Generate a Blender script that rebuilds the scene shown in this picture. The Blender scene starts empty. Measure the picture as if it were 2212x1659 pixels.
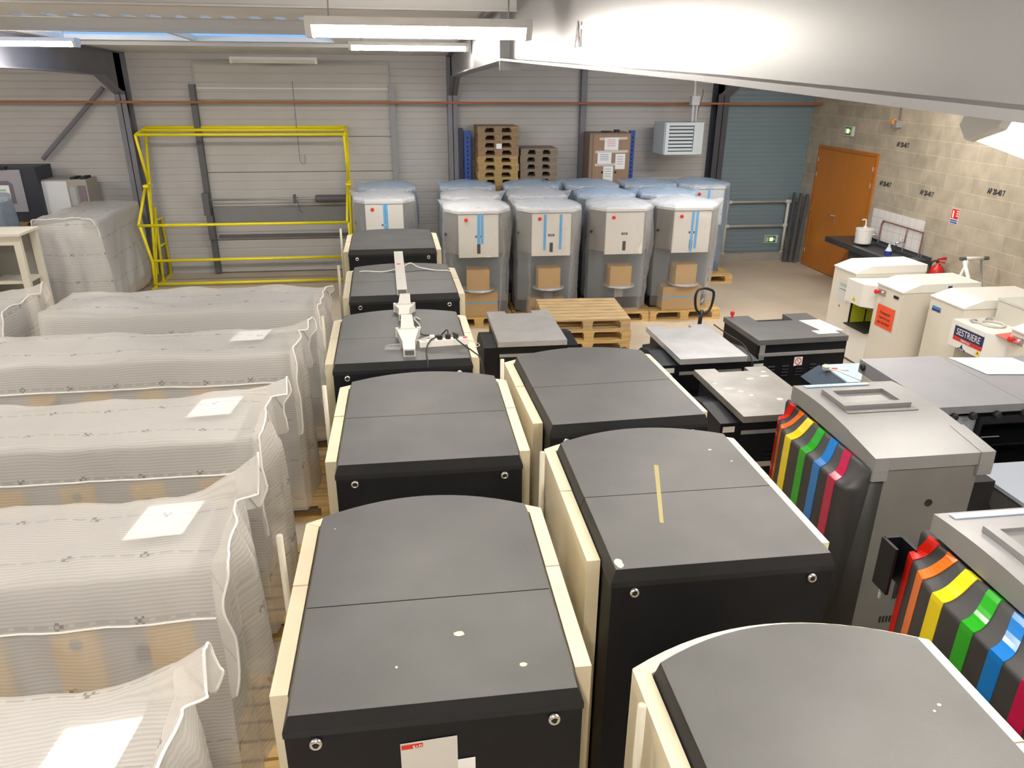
import bpy, bmesh, math, random
from mathutils import Vector, Matrix, noise
S = bpy.context.scene
C = S.collection
random.seed(7)
PI = math.pi

# ------------------------------------------------------------------ camera, world, exposure
cam = bpy.data.cameras.new('camera'); co = bpy.data.objects.new('camera', cam); C.objects.link(co)
cam.sensor_width = 36.0; cam.lens = 1604.0 / 2212.0 * 36.0; cam.clip_end = 100; cam.clip_start = 0.05
_p, _yw, _r = math.radians(22.28), math.radians(-7.94), math.radians(0.39)
_f = Vector((-math.sin(_yw) * math.cos(_p), math.cos(_yw) * math.cos(_p), -math.sin(_p)))
_rt = Vector((math.cos(_yw), math.sin(_yw), 0)); _up = _rt.cross(_f)
_r2 = _rt * math.cos(_r) + _up * math.sin(_r); _u2 = -_rt * math.sin(_r) + _up * math.cos(_r)
M = Matrix((_r2, _u2, -_f)).transposed().to_4x4(); M.translation = Vector((0, 0, 3.145)); co.matrix_world = M
S.camera = co
S.view_settings.view_transform = 'Standard'; S.view_settings.look = 'None'; S.view_settings.gamma = 1
S.view_settings.use_curve_mapping = False
S.view_settings.exposure = 2.3
w = bpy.data.worlds.new('sky'); S.world = w; w.use_nodes = True
w.node_tree.nodes['Background'].inputs[0].default_value = (0.30, 0.58, 1.0, 1)
w.node_tree.nodes['Background'].inputs[1].default_value = .20
TUBE = 20.0           # radiance of the fluorescent tubes
CY = 13.3             # back wall
RX = 7.26             # right wall
LX = -9.6
NY = -2.0

# ------------------------------------------------------------------ materials
MATS = {}
def mat(name, col, rough=0.5, metal=0.0, var=0.0, vscale=6.0, bump=0.0, bscale=60.0, emit=0.0, spec=0.5, stretch=None):
    if name in MATS: return MATS[name]
    m = bpy.data.materials.new(name); m.use_nodes = True; nt = m.node_tree; b = nt.nodes['Principled BSDF']
    c4 = (col[0], col[1], col[2], 1)
    b.inputs['Base Color'].default_value = c4
    b.inputs['Roughness'].default_value = rough; b.inputs['Metallic'].default_value = metal
    b.inputs['Specular IOR Level'].default_value = spec
    if emit:
        b.inputs['Emission Color'].default_value = c4; b.inputs['Emission Strength'].default_value = emit
    if var or bump:
        tc = nt.nodes.new('ShaderNodeTexCoord'); src = tc.outputs['Object']
        if stretch:
            mp = nt.nodes.new('ShaderNodeMapping'); mp.inputs['Scale'].default_value = stretch
            nt.links.new(src, mp.inputs['Vector']); src = mp.outputs['Vector']
    if var:
        n = nt.nodes.new('ShaderNodeTexNoise'); n.inputs['Scale'].default_value = vscale; n.inputs['Detail'].default_value = 5
        nt.links.new(src, n.inputs['Vector'])
        r = nt.nodes.new('ShaderNodeMapRange'); r.inputs[1].default_value = .3; r.inputs[2].default_value = .7
        r.inputs[3].default_value = 1 - var; r.inputs[4].default_value = 1 + var
        nt.links.new(n.outputs['Fac'], r.inputs[0])
        mx = nt.nodes.new('ShaderNodeVectorMath'); mx.operation = 'SCALE'; mx.inputs[0].default_value = col
        nt.links.new(r.outputs[0], mx.inputs['Scale']); nt.links.new(mx.outputs[0], b.inputs['Base Color'])
    if bump:
        n2 = nt.nodes.new('ShaderNodeTexNoise'); n2.inputs['Scale'].default_value = bscale; n2.inputs['Detail'].default_value = 3
        nt.links.new(src, n2.inputs['Vector'])
        bp = nt.nodes.new('ShaderNodeBump'); bp.inputs['Strength'].default_value = bump; bp.inputs['Distance'].default_value = .01
        nt.links.new(n2.outputs['Fac'], bp.inputs['Height']); nt.links.new(bp.outputs[0], b.inputs['Normal'])
    MATS[name] = m
    return m

def wall_panel_mat(name, col, pitch=0.11, axis='Z'):
    m = mat(name, col, .55, 0, .05, 1.2); nt = m.node_tree; b = nt.nodes['Principled BSDF']
    tc = nt.nodes.new('ShaderNodeTexCoord'); sp = nt.nodes.new('ShaderNodeSeparateXYZ'); nt.links.new(tc.outputs['Object'], sp.inputs[0])
    d = nt.nodes.new('ShaderNodeMath'); d.operation = 'DIVIDE'; d.inputs[1].default_value = pitch; nt.links.new(sp.outputs[axis], d.inputs[0])
    fr = nt.nodes.new('ShaderNodeMath'); fr.operation = 'FRACT'; nt.links.new(d.outputs[0], fr.inputs[0])
    cr = nt.nodes.new('ShaderNodeValToRGB'); e = cr.color_ramp.elements
    e[0].position = 0; e[0].color = (0, 0, 0, 1); e[1].position = .12; e[1].color = (1, 1, 1, 1)
    e2 = cr.color_ramp.elements.new(.9); e2.color = (1, 1, 1, 1); e3 = cr.color_ramp.elements.new(1.0); e3.color = (0, 0, 0, 1)
    nt.links.new(fr.outputs[0], cr.inputs[0])
    bp = nt.nodes.new('ShaderNodeBump'); bp.inputs['Strength'].default_value = .5; bp.inputs['Distance'].default_value = .012
    nt.links.new(cr.outputs[0], bp.inputs['Height']); nt.links.new(bp.outputs[0], b.inputs['Normal'])
    return m

def block_mat():
    m = bpy.data.materials.new('concrete_blocks'); m.use_nodes = True; nt = m.node_tree; b = nt.nodes['Principled BSDF']
    b.inputs['Roughness'].default_value = .9
    tc = nt.nodes.new('ShaderNodeTexCoord'); sp = nt.nodes.new('ShaderNodeSeparateXYZ'); nt.links.new(tc.outputs['Object'], sp.inputs[0])
    cb = nt.nodes.new('ShaderNodeCombineXYZ'); nt.links.new(sp.outputs['Y'], cb.inputs[0])
    ad = nt.nodes.new('ShaderNodeMath'); ad.inputs[1].default_value = -.005; nt.links.new(sp.outputs['Z'], ad.inputs[0]); nt.links.new(ad.outputs[0], cb.inputs[1])
    br = nt.nodes.new('ShaderNodeTexBrick'); br.inputs['Scale'].default_value = 1; br.offset = .5
    br.inputs['Color1'].default_value = (.46, .405, .315, 1); br.inputs['Color2'].default_value = (.385, .34, .262, 1)
    br.inputs['Mortar'].default_value = (.50, .46, .37, 1); br.inputs['Mortar Size'].default_value = .006; br.inputs['Mortar Smooth'].default_value = .3
    br.inputs['Brick Width'].default_value = .5; br.inputs['Row Height'].default_value = .2
    nt.links.new(cb.outputs[0], br.inputs['Vector'])
    n = nt.nodes.new('ShaderNodeTexNoise'); n.inputs['Scale'].default_value = 5; n.inputs['Detail'].default_value = 8; nt.links.new(tc.outputs['Object'], n.inputs['Vector'])
    r = nt.nodes.new('ShaderNodeMapRange'); r.inputs[1].default_value = .3; r.inputs[2].default_value = .7; r.inputs[3].default_value = .84; r.inputs[4].default_value = 1.12
    nt.links.new(n.outputs['Fac'], r.inputs[0])
    v = nt.nodes.new('ShaderNodeVectorMath'); v.operation = 'SCALE'; nt.links.new(br.outputs['Color'], v.inputs[0]); nt.links.new(r.outputs[0], v.inputs['Scale'])
    nt.links.new(v.outputs[0], b.inputs['Base Color'])
    bp = nt.nodes.new('ShaderNodeBump'); bp.inputs['Strength'].default_value = .4; bp.inputs['Distance'].default_value = .01
    iv = nt.nodes.new('ShaderNodeMath'); iv.operation = 'SUBTRACT'; iv.inputs[0].default_value = 1; nt.links.new(br.outputs['Fac'], iv.inputs[1])
    nt.links.new(iv.outputs[0], bp.inputs['Height']); nt.links.new(bp.outputs[0], b.inputs['Normal'])
    return m

def tile_mat():
    m = bpy.data.materials.new('white_wall_tiles'); m.use_nodes = True; nt = m.node_tree; b = nt.nodes['Principled BSDF']
    b.inputs['Roughness'].default_value = .2
    tc = nt.nodes.new('ShaderNodeTexCoord'); sp = nt.nodes.new('ShaderNodeSeparateXYZ'); nt.links.new(tc.outputs['Object'], sp.inputs[0])
    cb = nt.nodes.new('ShaderNodeCombineXYZ'); nt.links.new(sp.outputs['Y'], cb.inputs[0]); nt.links.new(sp.outputs['Z'], cb.inputs[1])
    br = nt.nodes.new('ShaderNodeTexBrick'); br.offset = 0; br.inputs['Scale'].default_value = 1
    br.inputs['Color1'].default_value = (.78, .76, .74, 1); br.inputs['Color2'].default_value = (.8, .78, .76, 1); br.inputs['Mortar'].default_value = (.5, .47, .45, 1)
    br.inputs['Mortar Size'].default_value = .003; br.inputs['Brick Width'].default_value = .15; br.inputs['Row Height'].default_value = .15
    nt.links.new(cb.outputs[0], br.inputs['Vector']); nt.links.new(br.outputs['Color'], b.inputs['Base Color'])
    return m

def film_mat(name, tint, opac, rough, stripes=False):
    """thin plastic: part see-through, part white scatter, part gloss"""
    m = bpy.data.materials.new(name); m.use_nodes = True; nt = m.node_tree
    for n in list(nt.nodes): nt.nodes.remove(n)
    out = nt.nodes.new('ShaderNodeOutputMaterial')
    tr = nt.nodes.new('ShaderNodeBsdfTransparent'); tr.inputs[0].default_value = (.97, .97, .97, 1)
    pb = nt.nodes.new('ShaderNodeBsdfPrincipled'); pb.inputs['Base Color'].default_value = (*tint, 1); pb.inputs['Roughness'].default_value = rough
    tl = nt.nodes.new('ShaderNodeBsdfTranslucent'); tl.inputs[0].default_value = (*tint, 1)
    mx0 = nt.nodes.new('ShaderNodeMixShader'); mx0.inputs[0].default_value = .3
    nt.links.new(pb.outputs[0], mx0.inputs[1]); nt.links.new(tl.outputs[0], mx0.inputs[2])
    mx = nt.nodes.new('ShaderNodeMixShader'); nt.links.new(tr.outputs[0], mx.inputs[1]); nt.links.new(mx0.outputs[0], mx.inputs[2]); nt.links.new(mx.outputs[0], out.inputs[0])
    tc = nt.nodes.new('ShaderNodeTexCoord')
    n = nt.nodes.new('ShaderNodeTexNoise'); n.inputs['Scale'].default_value = 7 if stripes else 9; n.inputs['Detail'].default_value = 3
    n.inputs['Distortion'].default_value = .8
    nt.links.new(tc.outputs['Object'], n.inputs['Vector'])
    bp = nt.nodes.new('ShaderNodeBump'); bp.inputs['Strength'].default_value = .35 if stripes else .5; bp.inputs['Distance'].default_value = .03
    nt.links.new(n.outputs['Fac'], bp.inputs['Height']); nt.links.new(bp.outputs[0], pb.inputs['Normal'])
    def math_(op, a, bv=None, cv=None):
        k = nt.nodes.new('ShaderNodeMath'); k.operation = op
        for i, x in enumerate((a, bv, cv)):
            if x is None: continue
            if isinstance(x, (int, float)): k.inputs[i].default_value = x
            else: nt.links.new(x, k.inputs[i])
        return k.outputs[0]
    if not stripes:
        lw = nt.nodes.new('ShaderNodeLayerWeight'); lw.inputs[0].default_value = .35; nt.links.new(bp.outputs[0], lw.inputs['Normal'])
        f = math_('MULTIPLY_ADD', lw.outputs['Facing'], .60, opac)
        f = math_('MINIMUM', f, .92)
        nt.links.new(f, mx.inputs[0])
        return m
    uv = nt.nodes.new('ShaderNodeUVMap'); sp = nt.nodes.new('ShaderNodeSeparateXYZ'); nt.links.new(uv.outputs[0], sp.inputs[0])
    U, V = sp.outputs['X'], sp.outputs['Y']
    wv = math_('SINE', math_('MULTIPLY', V, 2 * PI / .017))
    f = math_('MULTIPLY_ADD', wv, .065, opac)
    nt.links.new(f, mx.inputs[0])
    # printed dashed lines about every 0.31 m, each with small paired marks
    vf = math_('ABSOLUTE', math_('SUBTRACT', math_('FRACT', math_('DIVIDE', math_('ADD', V, .06), .31)), .5))
    line = math_('LESS_THAN', vf, .022)
    uf = math_('FRACT', math_('DIVIDE', U, .075)); dash = math_('LESS_THAN', uf, .72)
    um = math_('FRACT', math_('DIVIDE', U, .30)); mark = math_('LESS_THAN', um, .12)
    tall = math_('LESS_THAN', vf, .055)
    ck = nt.nodes.new('ShaderNodeTexChecker'); ck.inputs['Scale'].default_value = 62; nt.links.new(uv.outputs[0], ck.inputs[0])
    ink = math_('MAXIMUM', math_('MULTIPLY', math_('MULTIPLY', line, dash), .26), math_('MULTIPLY', math_('MULTIPLY', mark, tall), math_('MULTIPLY', ck.outputs['Fac'], .75)))
    mc = nt.nodes.new('ShaderNodeMix'); mc.data_type = 'RGBA'; mc.inputs[6].default_value = (*tint, 1); mc.inputs[7].default_value = (.16, .14, .15, 1)
    nt.links.new(ink, mc.inputs[0]); nt.links.new(mc.outputs[2], pb.inputs['Base Color']); nt.links.new(mc.outputs[2], tl.inputs[0])
    return m

def wood_mat(name, col):
    return mat(name, col, .75, 0, .22, 3.0, .2, 40, stretch=(1.5, 9, 9))

BLK = mat('black_steel', (.006, .007, .010), .45, 0, .15, 8, .12, 220, spec=.3)
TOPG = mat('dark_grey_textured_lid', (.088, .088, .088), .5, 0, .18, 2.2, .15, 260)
CREAM = mat('cream_enamel', (.73, .65, .47), .45, 0, .06, 5)
CREAM2 = mat('cream_enamel_face', (.56, .53, .43), .5, 0, .06, 3)
CHROME = mat('chrome', (.8, .8, .8), .18, 1.0)
WHITE = mat('white_enamel', (.80, .79, .75), .38, 0, .03, 3)
WHITEP = mat('white_paper', (.85, .86, .86), .8)
GREYL = mat('light_grey_enamel', (.46, .46, .45), .45, 0, .08, 5)
GREYM = mat('mid_grey_textured', (.20, .20, .20), .5, 0, .08, 3, .15, 240)
GREYD = mat('dark_grey_plastic', (.030, .030, .032), .5, 0, .1, 5, .12, 240)
SILVER = mat('worn_silver_lid', (.40, .40, .40), .35, .25, .10, 6)
YEL = mat('yellow_painted_tube', (.95, .80, .01), .4)
STEEL = mat('galvanised_steel', (.42, .42, .44), .45, .5, .1, 6)
DSTEEL = mat('grey_blue_painted_steel', (.185, .185, .215), .55, 0, .1, 3)
CARD = mat('brown_cardboard', (.52, .33, .13), .85, 0, .08, 5)
CARDD = mat('dull_cardboard', (.30, .20, .12), .85, 0, .08, 4)
PINE = wood_mat('pine_boards', (.62, .42, .17)); PINEO = wood_mat('old_pine_boards', (.34, .22, .12))
RED = mat('red_plastic', (.65, .03, .02), .35); REDP = mat('orange_red_paper', (.85, .10, .03), .8)
BLUET = mat('blue_tape', (.10, .42, .80), .5); RACKB = mat('blue_painted_steel', (.02, .09, .42), .5)
DARK = mat('near_black', (.012, .012, .013), .6); RUBBER = mat('black_rubber', (.018, .018, .018), .6)
ORANGE = mat('orange_steel', (.75, .12, .02), .5); COPPER = mat('weathered_copper', (.28, .13, .10), .45, .3)
GREEN = mat('green_sign', (.01, .22, .10), .5); NAVY = mat('navy_sticker', (.02, .03, .12), .5); SKYB = mat('blue_sticker', (.05, .25, .60), .5)
AMBER = mat('amber_lens', (.9, .30, .02), .25); CABLEG = mat('grey_cable', (.55, .54, .50), .5)
FILMB = film_mat('white_woven_film', (.93, .915, .885), .50, .45, True)
FILMC = film_mat('clear_polythene', (.80, .82, .86), .10, .10)
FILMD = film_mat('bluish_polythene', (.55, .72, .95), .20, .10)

# ------------------------------------------------------------------ mesh helpers
def link(name, bm, m, parent=None, smooth=False, bevel=0.0, seg=2):
    if bevel:
        es = [e for e in bm.edges if e.is_manifold and e.calc_face_angle(0) > .5]
        bmesh.ops.bevel(bm, geom=es, offset=bevel, segments=seg, affect='EDGES', profile=.6, clamp_overlap=True)
    bmesh.ops.recalc_face_normals(bm, faces=bm.faces)
    me = bpy.data.meshes.new(name); bm.to_mesh(me); bm.free()
    me.materials.append(m)
    if smooth:
        for p in me.polygons: p.use_smooth = True
    o = bpy.data.objects.new(name, me); C.objects.link(o)
    if parent: o.parent = parent
    return o
def B(): return bmesh.new()
def box(bm, x0, x1, y0, y1, z0, z1):
    v = [bm.verts.new(p) for p in ((x0,y0,z0),(x1,y0,z0),(x1,y1,z0),(x0,y1,z0),(x0,y0,z1),(x1,y0,z1),(x1,y1,z1),(x0,y1,z1))]
    for f in ((0,3,2,1),(4,5,6,7),(0,1,5,4),(1,2,6,5),(2,3,7,6),(3,0,4,7)): bm.faces.new([v[i] for i in f])
    return bm
def loft(bm, rings, cap=True, closed=True):
    vs = [[bm.verts.new(p) for p in r] for r in rings]
    n = len(vs[0])
    for a, b in zip(vs, vs[1:]):
        for i in range(n if closed else n - 1):
            j = (i + 1) % n
            bm.faces.new((a[i], a[j], b[j], b[i]))
    if cap:
        bm.faces.new(vs[0][::-1]); bm.faces.new(vs[-1])
    return bm
def prism(bm, poly, z0, z1): return loft(bm, [[(x, y, z0) for x, y in poly], [(x, y, z1) for x, y in poly]])
def prism_x(bm, poly, x0, x1): return loft(bm, [[(x0, y, z) for y, z in poly], [(x1, y, z) for y, z in poly]])
def prism_y(bm, poly, y0, y1): return loft(bm, [[(x, y0, z) for x, z in poly], [(x, y1, z) for x, z in poly]])
def tube(bm, pts, r, n=10, cap=True):
    pts = [Vector(p) for p in pts]; rings = []
    ref = None
    for i, p in enumerate(pts):
        if i == 0: d = pts[1] - p
        elif i == len(pts) - 1: d = p - pts[i-1]
        else: d = (pts[i+1] - p).normalized() + (p - pts[i-1]).normalized()
        d = d.normalized() if d.length > 1e-9 else Vector((0, 0, 1))
        if ref is None: ref = Vector((0, 0, 1)) if abs(d.z) < .9 else Vector((1, 0, 0))
        s = d.cross(ref)
        if s.length < 1e-4: s = d.cross(Vector((0, 1, 0)))
        s.normalize(); t = s.cross(d).normalized()
        rings.append([tuple(p + r * (math.cos(2*PI*k/n) * s + math.sin(2*PI*k/n) * t)) for k in range(n)])
    return loft(bm, rings, cap)
def cyl(bm, a, b, r, n=20): return tube(bm, [a, b], r, n)
def lathe(bm, c, prof, n=24):
    return loft(bm, [[(c[0] + r*math.cos(2*PI*k/n), c[1] + r*math.sin(2*PI*k/n), c[2] + z) for k in range(n)] for r, z in prof])
def smooth_path(pts, k=6):
    pts = [Vector(p) for p in pts]; out = []
    for i in range(len(pts) - 1):
        p0 = pts[max(i-1, 0)]; p1 = pts[i]; p2 = pts[i+1]; p3 = pts[min(i+2, len(pts)-1)]
        for s in range(k):
            t = s / k
            out.append(.5 * ((2*p1) + (p2-p0)*t + (2*p0-5*p1+4*p2-p3)*t*t + (3*p1-p0-3*p2+p3)*t**3))
    out.append(pts[-1]); return out
def sheet(name, c, u, v, m, parent=None, t=.0015):
    """thin flat sheet, corner c, edges u and v"""
    c, u, v = Vector(c), Vector(u), Vector(v); n = u.cross(v).normalized() * t
    bm = B(); loft(bm, [[tuple(c), tuple(c+u), tuple(c+u+v), tuple(c+v)], [tuple(c+n), tuple(c+u+n), tuple(c+u+v+n), tuple(c+v+n)]])
    return link(name, bm, m, parent)
def text(name, s, c, u, n, size, m, parent=None, align='CENTER', squash=1.0, bold=0):
    """lettering standing on a surface: c centre, u reading direction, n outward normal"""
    cu = bpy.data.curves.new(name, 'FONT'); cu.body = s; cu.size = size; cu.align_x = align; cu.align_y = 'CENTER'; cu.extrude = .0006; cu.offset = bold
    tmp = bpy.data.objects.new(name, cu); C.objects.link(tmp)
    dg = bpy.context.evaluated_depsgraph_get()
    me = bpy.data.meshes.new_from_object(tmp.evaluated_get(dg)); bpy.data.objects.remove(tmp)
    u = Vector(u).normalized(); n = Vector(n).normalized(); up = n.cross(u)
    mt = Matrix((u * squash, up, n)).transposed().to_4x4(); mt.translation = Vector(c) + n * .0025
    me.transform(mt); me.materials.clear(); me.materials.append(m)
    o = bpy.data.objects.new(name, me); C.objects.link(o)
    if parent: o.parent = parent
    return o
def thing(name, label, cat, loc=(0, 0, 0), rz=0, group=None):
    o = bpy.data.objects.new(name, None); C.objects.link(o); o.empty_display_size = .1
    o.location = loc; o.rotation_euler = (0, 0, rz); o['label'] = label; o['category'] = cat
    if group: o['group'] = group
    return o
def tag(o, label, cat, group=None):
    o['label'] = label; o['category'] = cat
    if group: o['group'] = group
    return o
def struct(o):
    o['kind'] = 'structure'; return o
def kids(o): return [c for c in o.children]
def dup(o, loc=None, rz=None, label=None, group=None):
    r = o.copy(); C.objects.link(r)
    if loc is not None: r.location = loc
    if rz is not None: r.rotation_euler = (0, 0, rz)
    if label: r['label'] = label
    if group: r['group'] = group
    for ch in kids(o):
        c = ch.copy(); C.objects.link(c); c.parent = r
        for g in kids(ch):
            d = g.copy(); C.objects.link(d); d.parent = c
    return r

# ------------------------------------------------------------------ the hall
FLOORM = mat('beige_concrete_floor', (.54, .46, .355), .55, 0, .13, 1.1, .08, 30)
bm = B(); box(bm, LX, RX + .2, NY, CY + .2, -.2, 0); struct(link('floor', bm, FLOORM))
WALLM = wall_panel_mat('ribbed_wall_panels', (.49, .48, .475))
bm = B(); box(bm, LX, 5.5, CY, CY + .15, 0, 3.75); struct(link('wall_back', bm, WALLM))
SHUT = wall_panel_mat('blue_grey_roller_slats', (.19, .26, .305), .075)  # bluish light of the far right corner put into the slat colour
bm = B(); box(bm, RX, RX + .2, NY, CY + .15, 0, 3.75); struct(link('wall_right', bm, block_mat()))
bm = B(); box(bm, LX - .15, LX, NY, CY, 0, 3.75); struct(link('wall_left', bm, WALLM))
bm = B(); box(bm, LX, RX, NY - .15, NY, 0, 3.75); struct(link('wall_front', bm, WALLM))
def roof(y): return 3.50 + (CY - y) * .031 if y > 6.2 else 3.72 - (6.2 - y) * .043
CEIL = mat('pale_roof_deck', (.74, .73, .72), .6, 0, .05, 2)
def roof_piece(bm, x0, x1, y0, y1, t=.06):
    a, b = roof(y0), roof(y1)
    loft(bm, [[(x0, y0, a), (x1, y0, a), (x1, y1, b), (x0, y1, b)], [(x0, y0, a + t), (x1, y0, a + t), (x1, y1, b + t), (x0, y1, b + t)]])
bm = B()
holes = [(8.95, 10.8, [(-4.15, -2.62), (-2.56, -.84), (2.0, 5.2)])]
SX = [-3.42 + .225 * k for k in range(12)]
holes.append((7.84, 8.08, [(x, x + .11) for x in SX]))
ys = [NY, 6.2, 7.84, 8.08, 8.95, 10.8, CY + .15]
for y0, y1 in zip(ys, ys[1:]):
    hs = next((h[2] for h in holes if abs(h[0] - y0) < .001), [])
    x = LX
    for a, b in hs:
        roof_piece(bm, x, a, y0, y1); x = b
    roof_piece(bm, x, RX + .2, y0, y1)
struct(link('ceiling', bm, CEIL))
# purlins and steel frames
def i_beam_x(bm, x0, x1, y, zt, h=.16, fl=.07):
    box(bm, x0, x1, y - .005, y + .005, zt - h, zt); box(bm, x0, x1, y - fl/2, y + fl/2, zt - h, zt - h + .012)
for k, y in enumerate((2.6, 5.6, 8.16, 11.0)):
    bm = B(); i_beam_x(bm, LX, RX, y, roof(y) - .002, .12 if y < 9 else .045); struct(link('trim_%d' % (10 + k), bm, mat('white_purlin', (.55, .54, .53), .5)))
FRAME = mat('pale_painted_frame_steel', (.21, .207, .21), .34, .35, .04, 2)
def frame(x, idx, m, fl=.16):
    bm = B()      # column on the back wall
    y0, y1 = CY - .30, CY - .002
    box(bm, x - .006, x + .006, y0, y1, 0, 3.5); box(bm, x - fl/2, x + fl/2, y0, y0 + .014, 0, 2.95); box(bm, x - fl/2, x + fl/2, y1 - .014, y1, 0, 3.5)
    struct(link('trim_%d' % idx, bm, m[0]))
    bm = B()      # haunched rafter, rising to the ridge and falling towards the near eaves
    bot = [(CY - .002, 2.55), (CY - .30, 2.9), (12.3, 3.17), (10.5, 3.215), (6.0, 3.275), (5.9, 3.275), (1.9, 3.145), (.8, 3.10), (NY, 2.95)]
    top = [(y, roof(y) - .004) for y, z in bot]
    loft(bm, [[(x - .006, y, z) for y, z in bot] + [(x - .006, y, z) for y, z in top[::-1]], [(x + .006, y, z) for y, z in bot] + [(x + .006, y, z) for y, z in top[::-1]]])
    for a, b in zip(bot[1:], bot[2:]):
        loft(bm, [[(x - fl/2, a[0], a[1]), (x + fl/2, a[0], a[1]), (x + fl/2, a[0], a[1] + .014), (x - fl/2, a[0], a[1] + .014)], [(x - fl/2, b[0], b[1]), (x + fl/2, b[0], b[1]), (x + fl/2, b[0], b[1] + .014), (x - fl/2, b[0], b[1] + .014)]])
    for a, b in zip(top, top[1:]):
        loft(bm, [[(x - fl/2, a[0], a[1] - .014), (x + fl/2, a[0], a[1] - .014), (x + fl/2, a[0], a[1]), (x - fl/2, a[0], a[1])], [(x - fl/2, b[0], b[1] - .014), (x + fl/2, b[0], b[1] - .014), (x + fl/2, b[0], b[1]), (x - fl/2, b[0], b[1])]])
    box(bm, x - fl/2, x + fl/2, 5.935, 5.965, 3.21, roof(5.95) - .01)
    struct(link('trim_%d' % (idx + 1), bm, m[1]))
frame(-4.33, 1, (DSTEEL, DSTEEL)); frame(.80, 3, (DSTEEL, FRAME)); frame(5.45, 5, (mat('dark_steel_column', (.05, .055, .07), .5), DSTEEL), .2)
bm = B(); box(bm, 2.99, 3.09, CY - .12, CY - .002, 0, 3.5); struct(link('trim_7', bm, DSTEEL))
bm = B(); tube(bm, [(-4.62, 13.18, 2.99), (-5.72, 13.18, 1.93)], .035, 8); struct(link('trim_8', bm, DSTEEL))
# roller wall at the right end of the back wall, with its kerb
bm = B(); box(bm, 5.5, RX, CY, CY + .15, 0, 3.75); struct(link('wall_back', bm, SHUT))
bm = B(); box(bm, 5.0, RX - .005, CY - .14, CY - .002, 0, .15); struct(link('trim_9', bm, mat('grey_kerb', (.33, .32, .29), .8, 0, .1, 5)))

# ------------------------------------------------------------------ orange door in the block wall
ODOOR = mat('orange_varnished_wood', (.52, .185, .022), .4, 0, .08, 2.0, stretch=(1, 1, .3)); OFR = mat('orange_door_frame', (.46, .15, .02), .45)
d = thing('door_1', 'orange double wooden door set in the concrete block wall', 'door', (RX, 11.95, 0)); d['kind'] = 'structure'
bm = B()
for y0, y1, z0, z1 in ((-.88, -.83, 0, 2.12), (.83, .88, 0, 2.12), (-.83, .83, 2.07, 2.12)): box(bm, -.035, .0, y0, y1, z0, z1)
link('door_frame', bm, OFR, d, bevel=.004)
for y0, y1 in ((-.825, -.0025), (.0025, .825)):
    bm = B(); box(bm, -.025, -.001, y0, y1, .01, 2.065); lf = link('door_leaf', bm, ODOOR, d, bevel=.003)
    for z in (.25, 1.0, 1.6, 1.85):
        y = y0 if y0 < -.1 else y1
        bm = B(); cyl(bm, (-.042, y, z), (-.042, y, z + .07), .010, 8); link('hinge', bm, CHROME, lf)
bm = B(); cyl(bm, (-.025, .06, 1.02), (-.07, .06, 1.02), .010, 10); tube(bm, [(-.07, .06, 1.02), (-.07, .17, 1.02)], .010, 10); cyl(bm, (-.026, .06, 1.02), (-.032, .06, 1.02), .026, 16); cyl(bm, (-.026, .06, .93), (-.034, .06, .93), .024, 16)
link('door_handle', bm, CHROME, d, True)

# ------------------------------------------------------------------ sectional door on the back wall
d = thing('door_2', 'large pale sectional dock door with dark side rails on back wall', 'door', (-1.74, CY - .004, 0)); d['kind'] = 'structure'
bm = B()
for k in range(6): box(bm, -1.52, 1.52, -.045, 0, .02 + k * .56, .57 + k * .56)
link('door_panel', bm, wall_panel_mat('pale_door_panels', (.49, .475, .45), .14), d, bevel=.006)
RAIL = mat('dark_grey_rail', (.11, .11, .12), .5)
for x in (-1.56, 1.56):
    bm = B(); box(bm, x - .045, x + .045, -.13, -.046, .02, 3.05); link('side_rail', bm, RAIL if x < 0 else mat('grey_rail', (.30, .30, .32), .5), d)
bm = B(); box(bm, -1.5, 1.5, -.07, -.046, 2.985, 3.0); link('top_seal', bm, WHITE, d)
bm = B(); box(bm, -1.62, -1.52, -.24, -.13, 1.02, 1.38); box(bm, -1.60, -1.5, -.22, -.13, .62, 1.02); link('bearing_bracket', bm, RAIL, d, bevel=.01)
bm = B(); cyl(bm, (-1.55, -.2, 1.27), (1.5, -.2, 1.27), .013); link('torsion_shaft', bm, STEEL, d, True)
bm = B(); lathe(bm, (0, 0, 0), [(.05, 0), (.062, .02), (.062, .58), (.05, .6)]); bm.transform(Matrix.Translation((.2, -.2, 1.27)) @ Matrix.Rotation(PI/2, 4, 'Y')); link('torsion_spring', bm, RAIL, d)
bm = B(); box(bm, -.16, -.12, -.25, -.15, 1.2, 1.34); tube(bm, [(-.1, -.2, 1.3), (-.08, -.2, 1.08), (-.02, -.2, 1.04)], .008, 6); link('shaft_collar', bm, RAIL, d)
bm = B(); box(bm, -1.5, 1.5, -.1, -.046, .88, 1.12); link('shadow_band', bm, mat('grey_shadow_band', (.22, .22, .225), .6), d)  # dark shadow band below the shaft, built as a grey slab
bm = B(); box(bm, -1.46, 1.5, -.12, -.046, .62, .665); link('lift_bar', bm, RAIL, d)
bm = B(); tube(bm, smooth_path([(.0, -.14, 3.1), (.0, -.14, 2.0), (.02, -.14, 1.86), (.07, -.14, 1.83), (.09, -.14, 1.9), (.085, -.14, 1.97)]), .006, 6); link('pull_cord', bm, mat('pull_cord_grey', (.2, .2, .2), .7), d)

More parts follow.
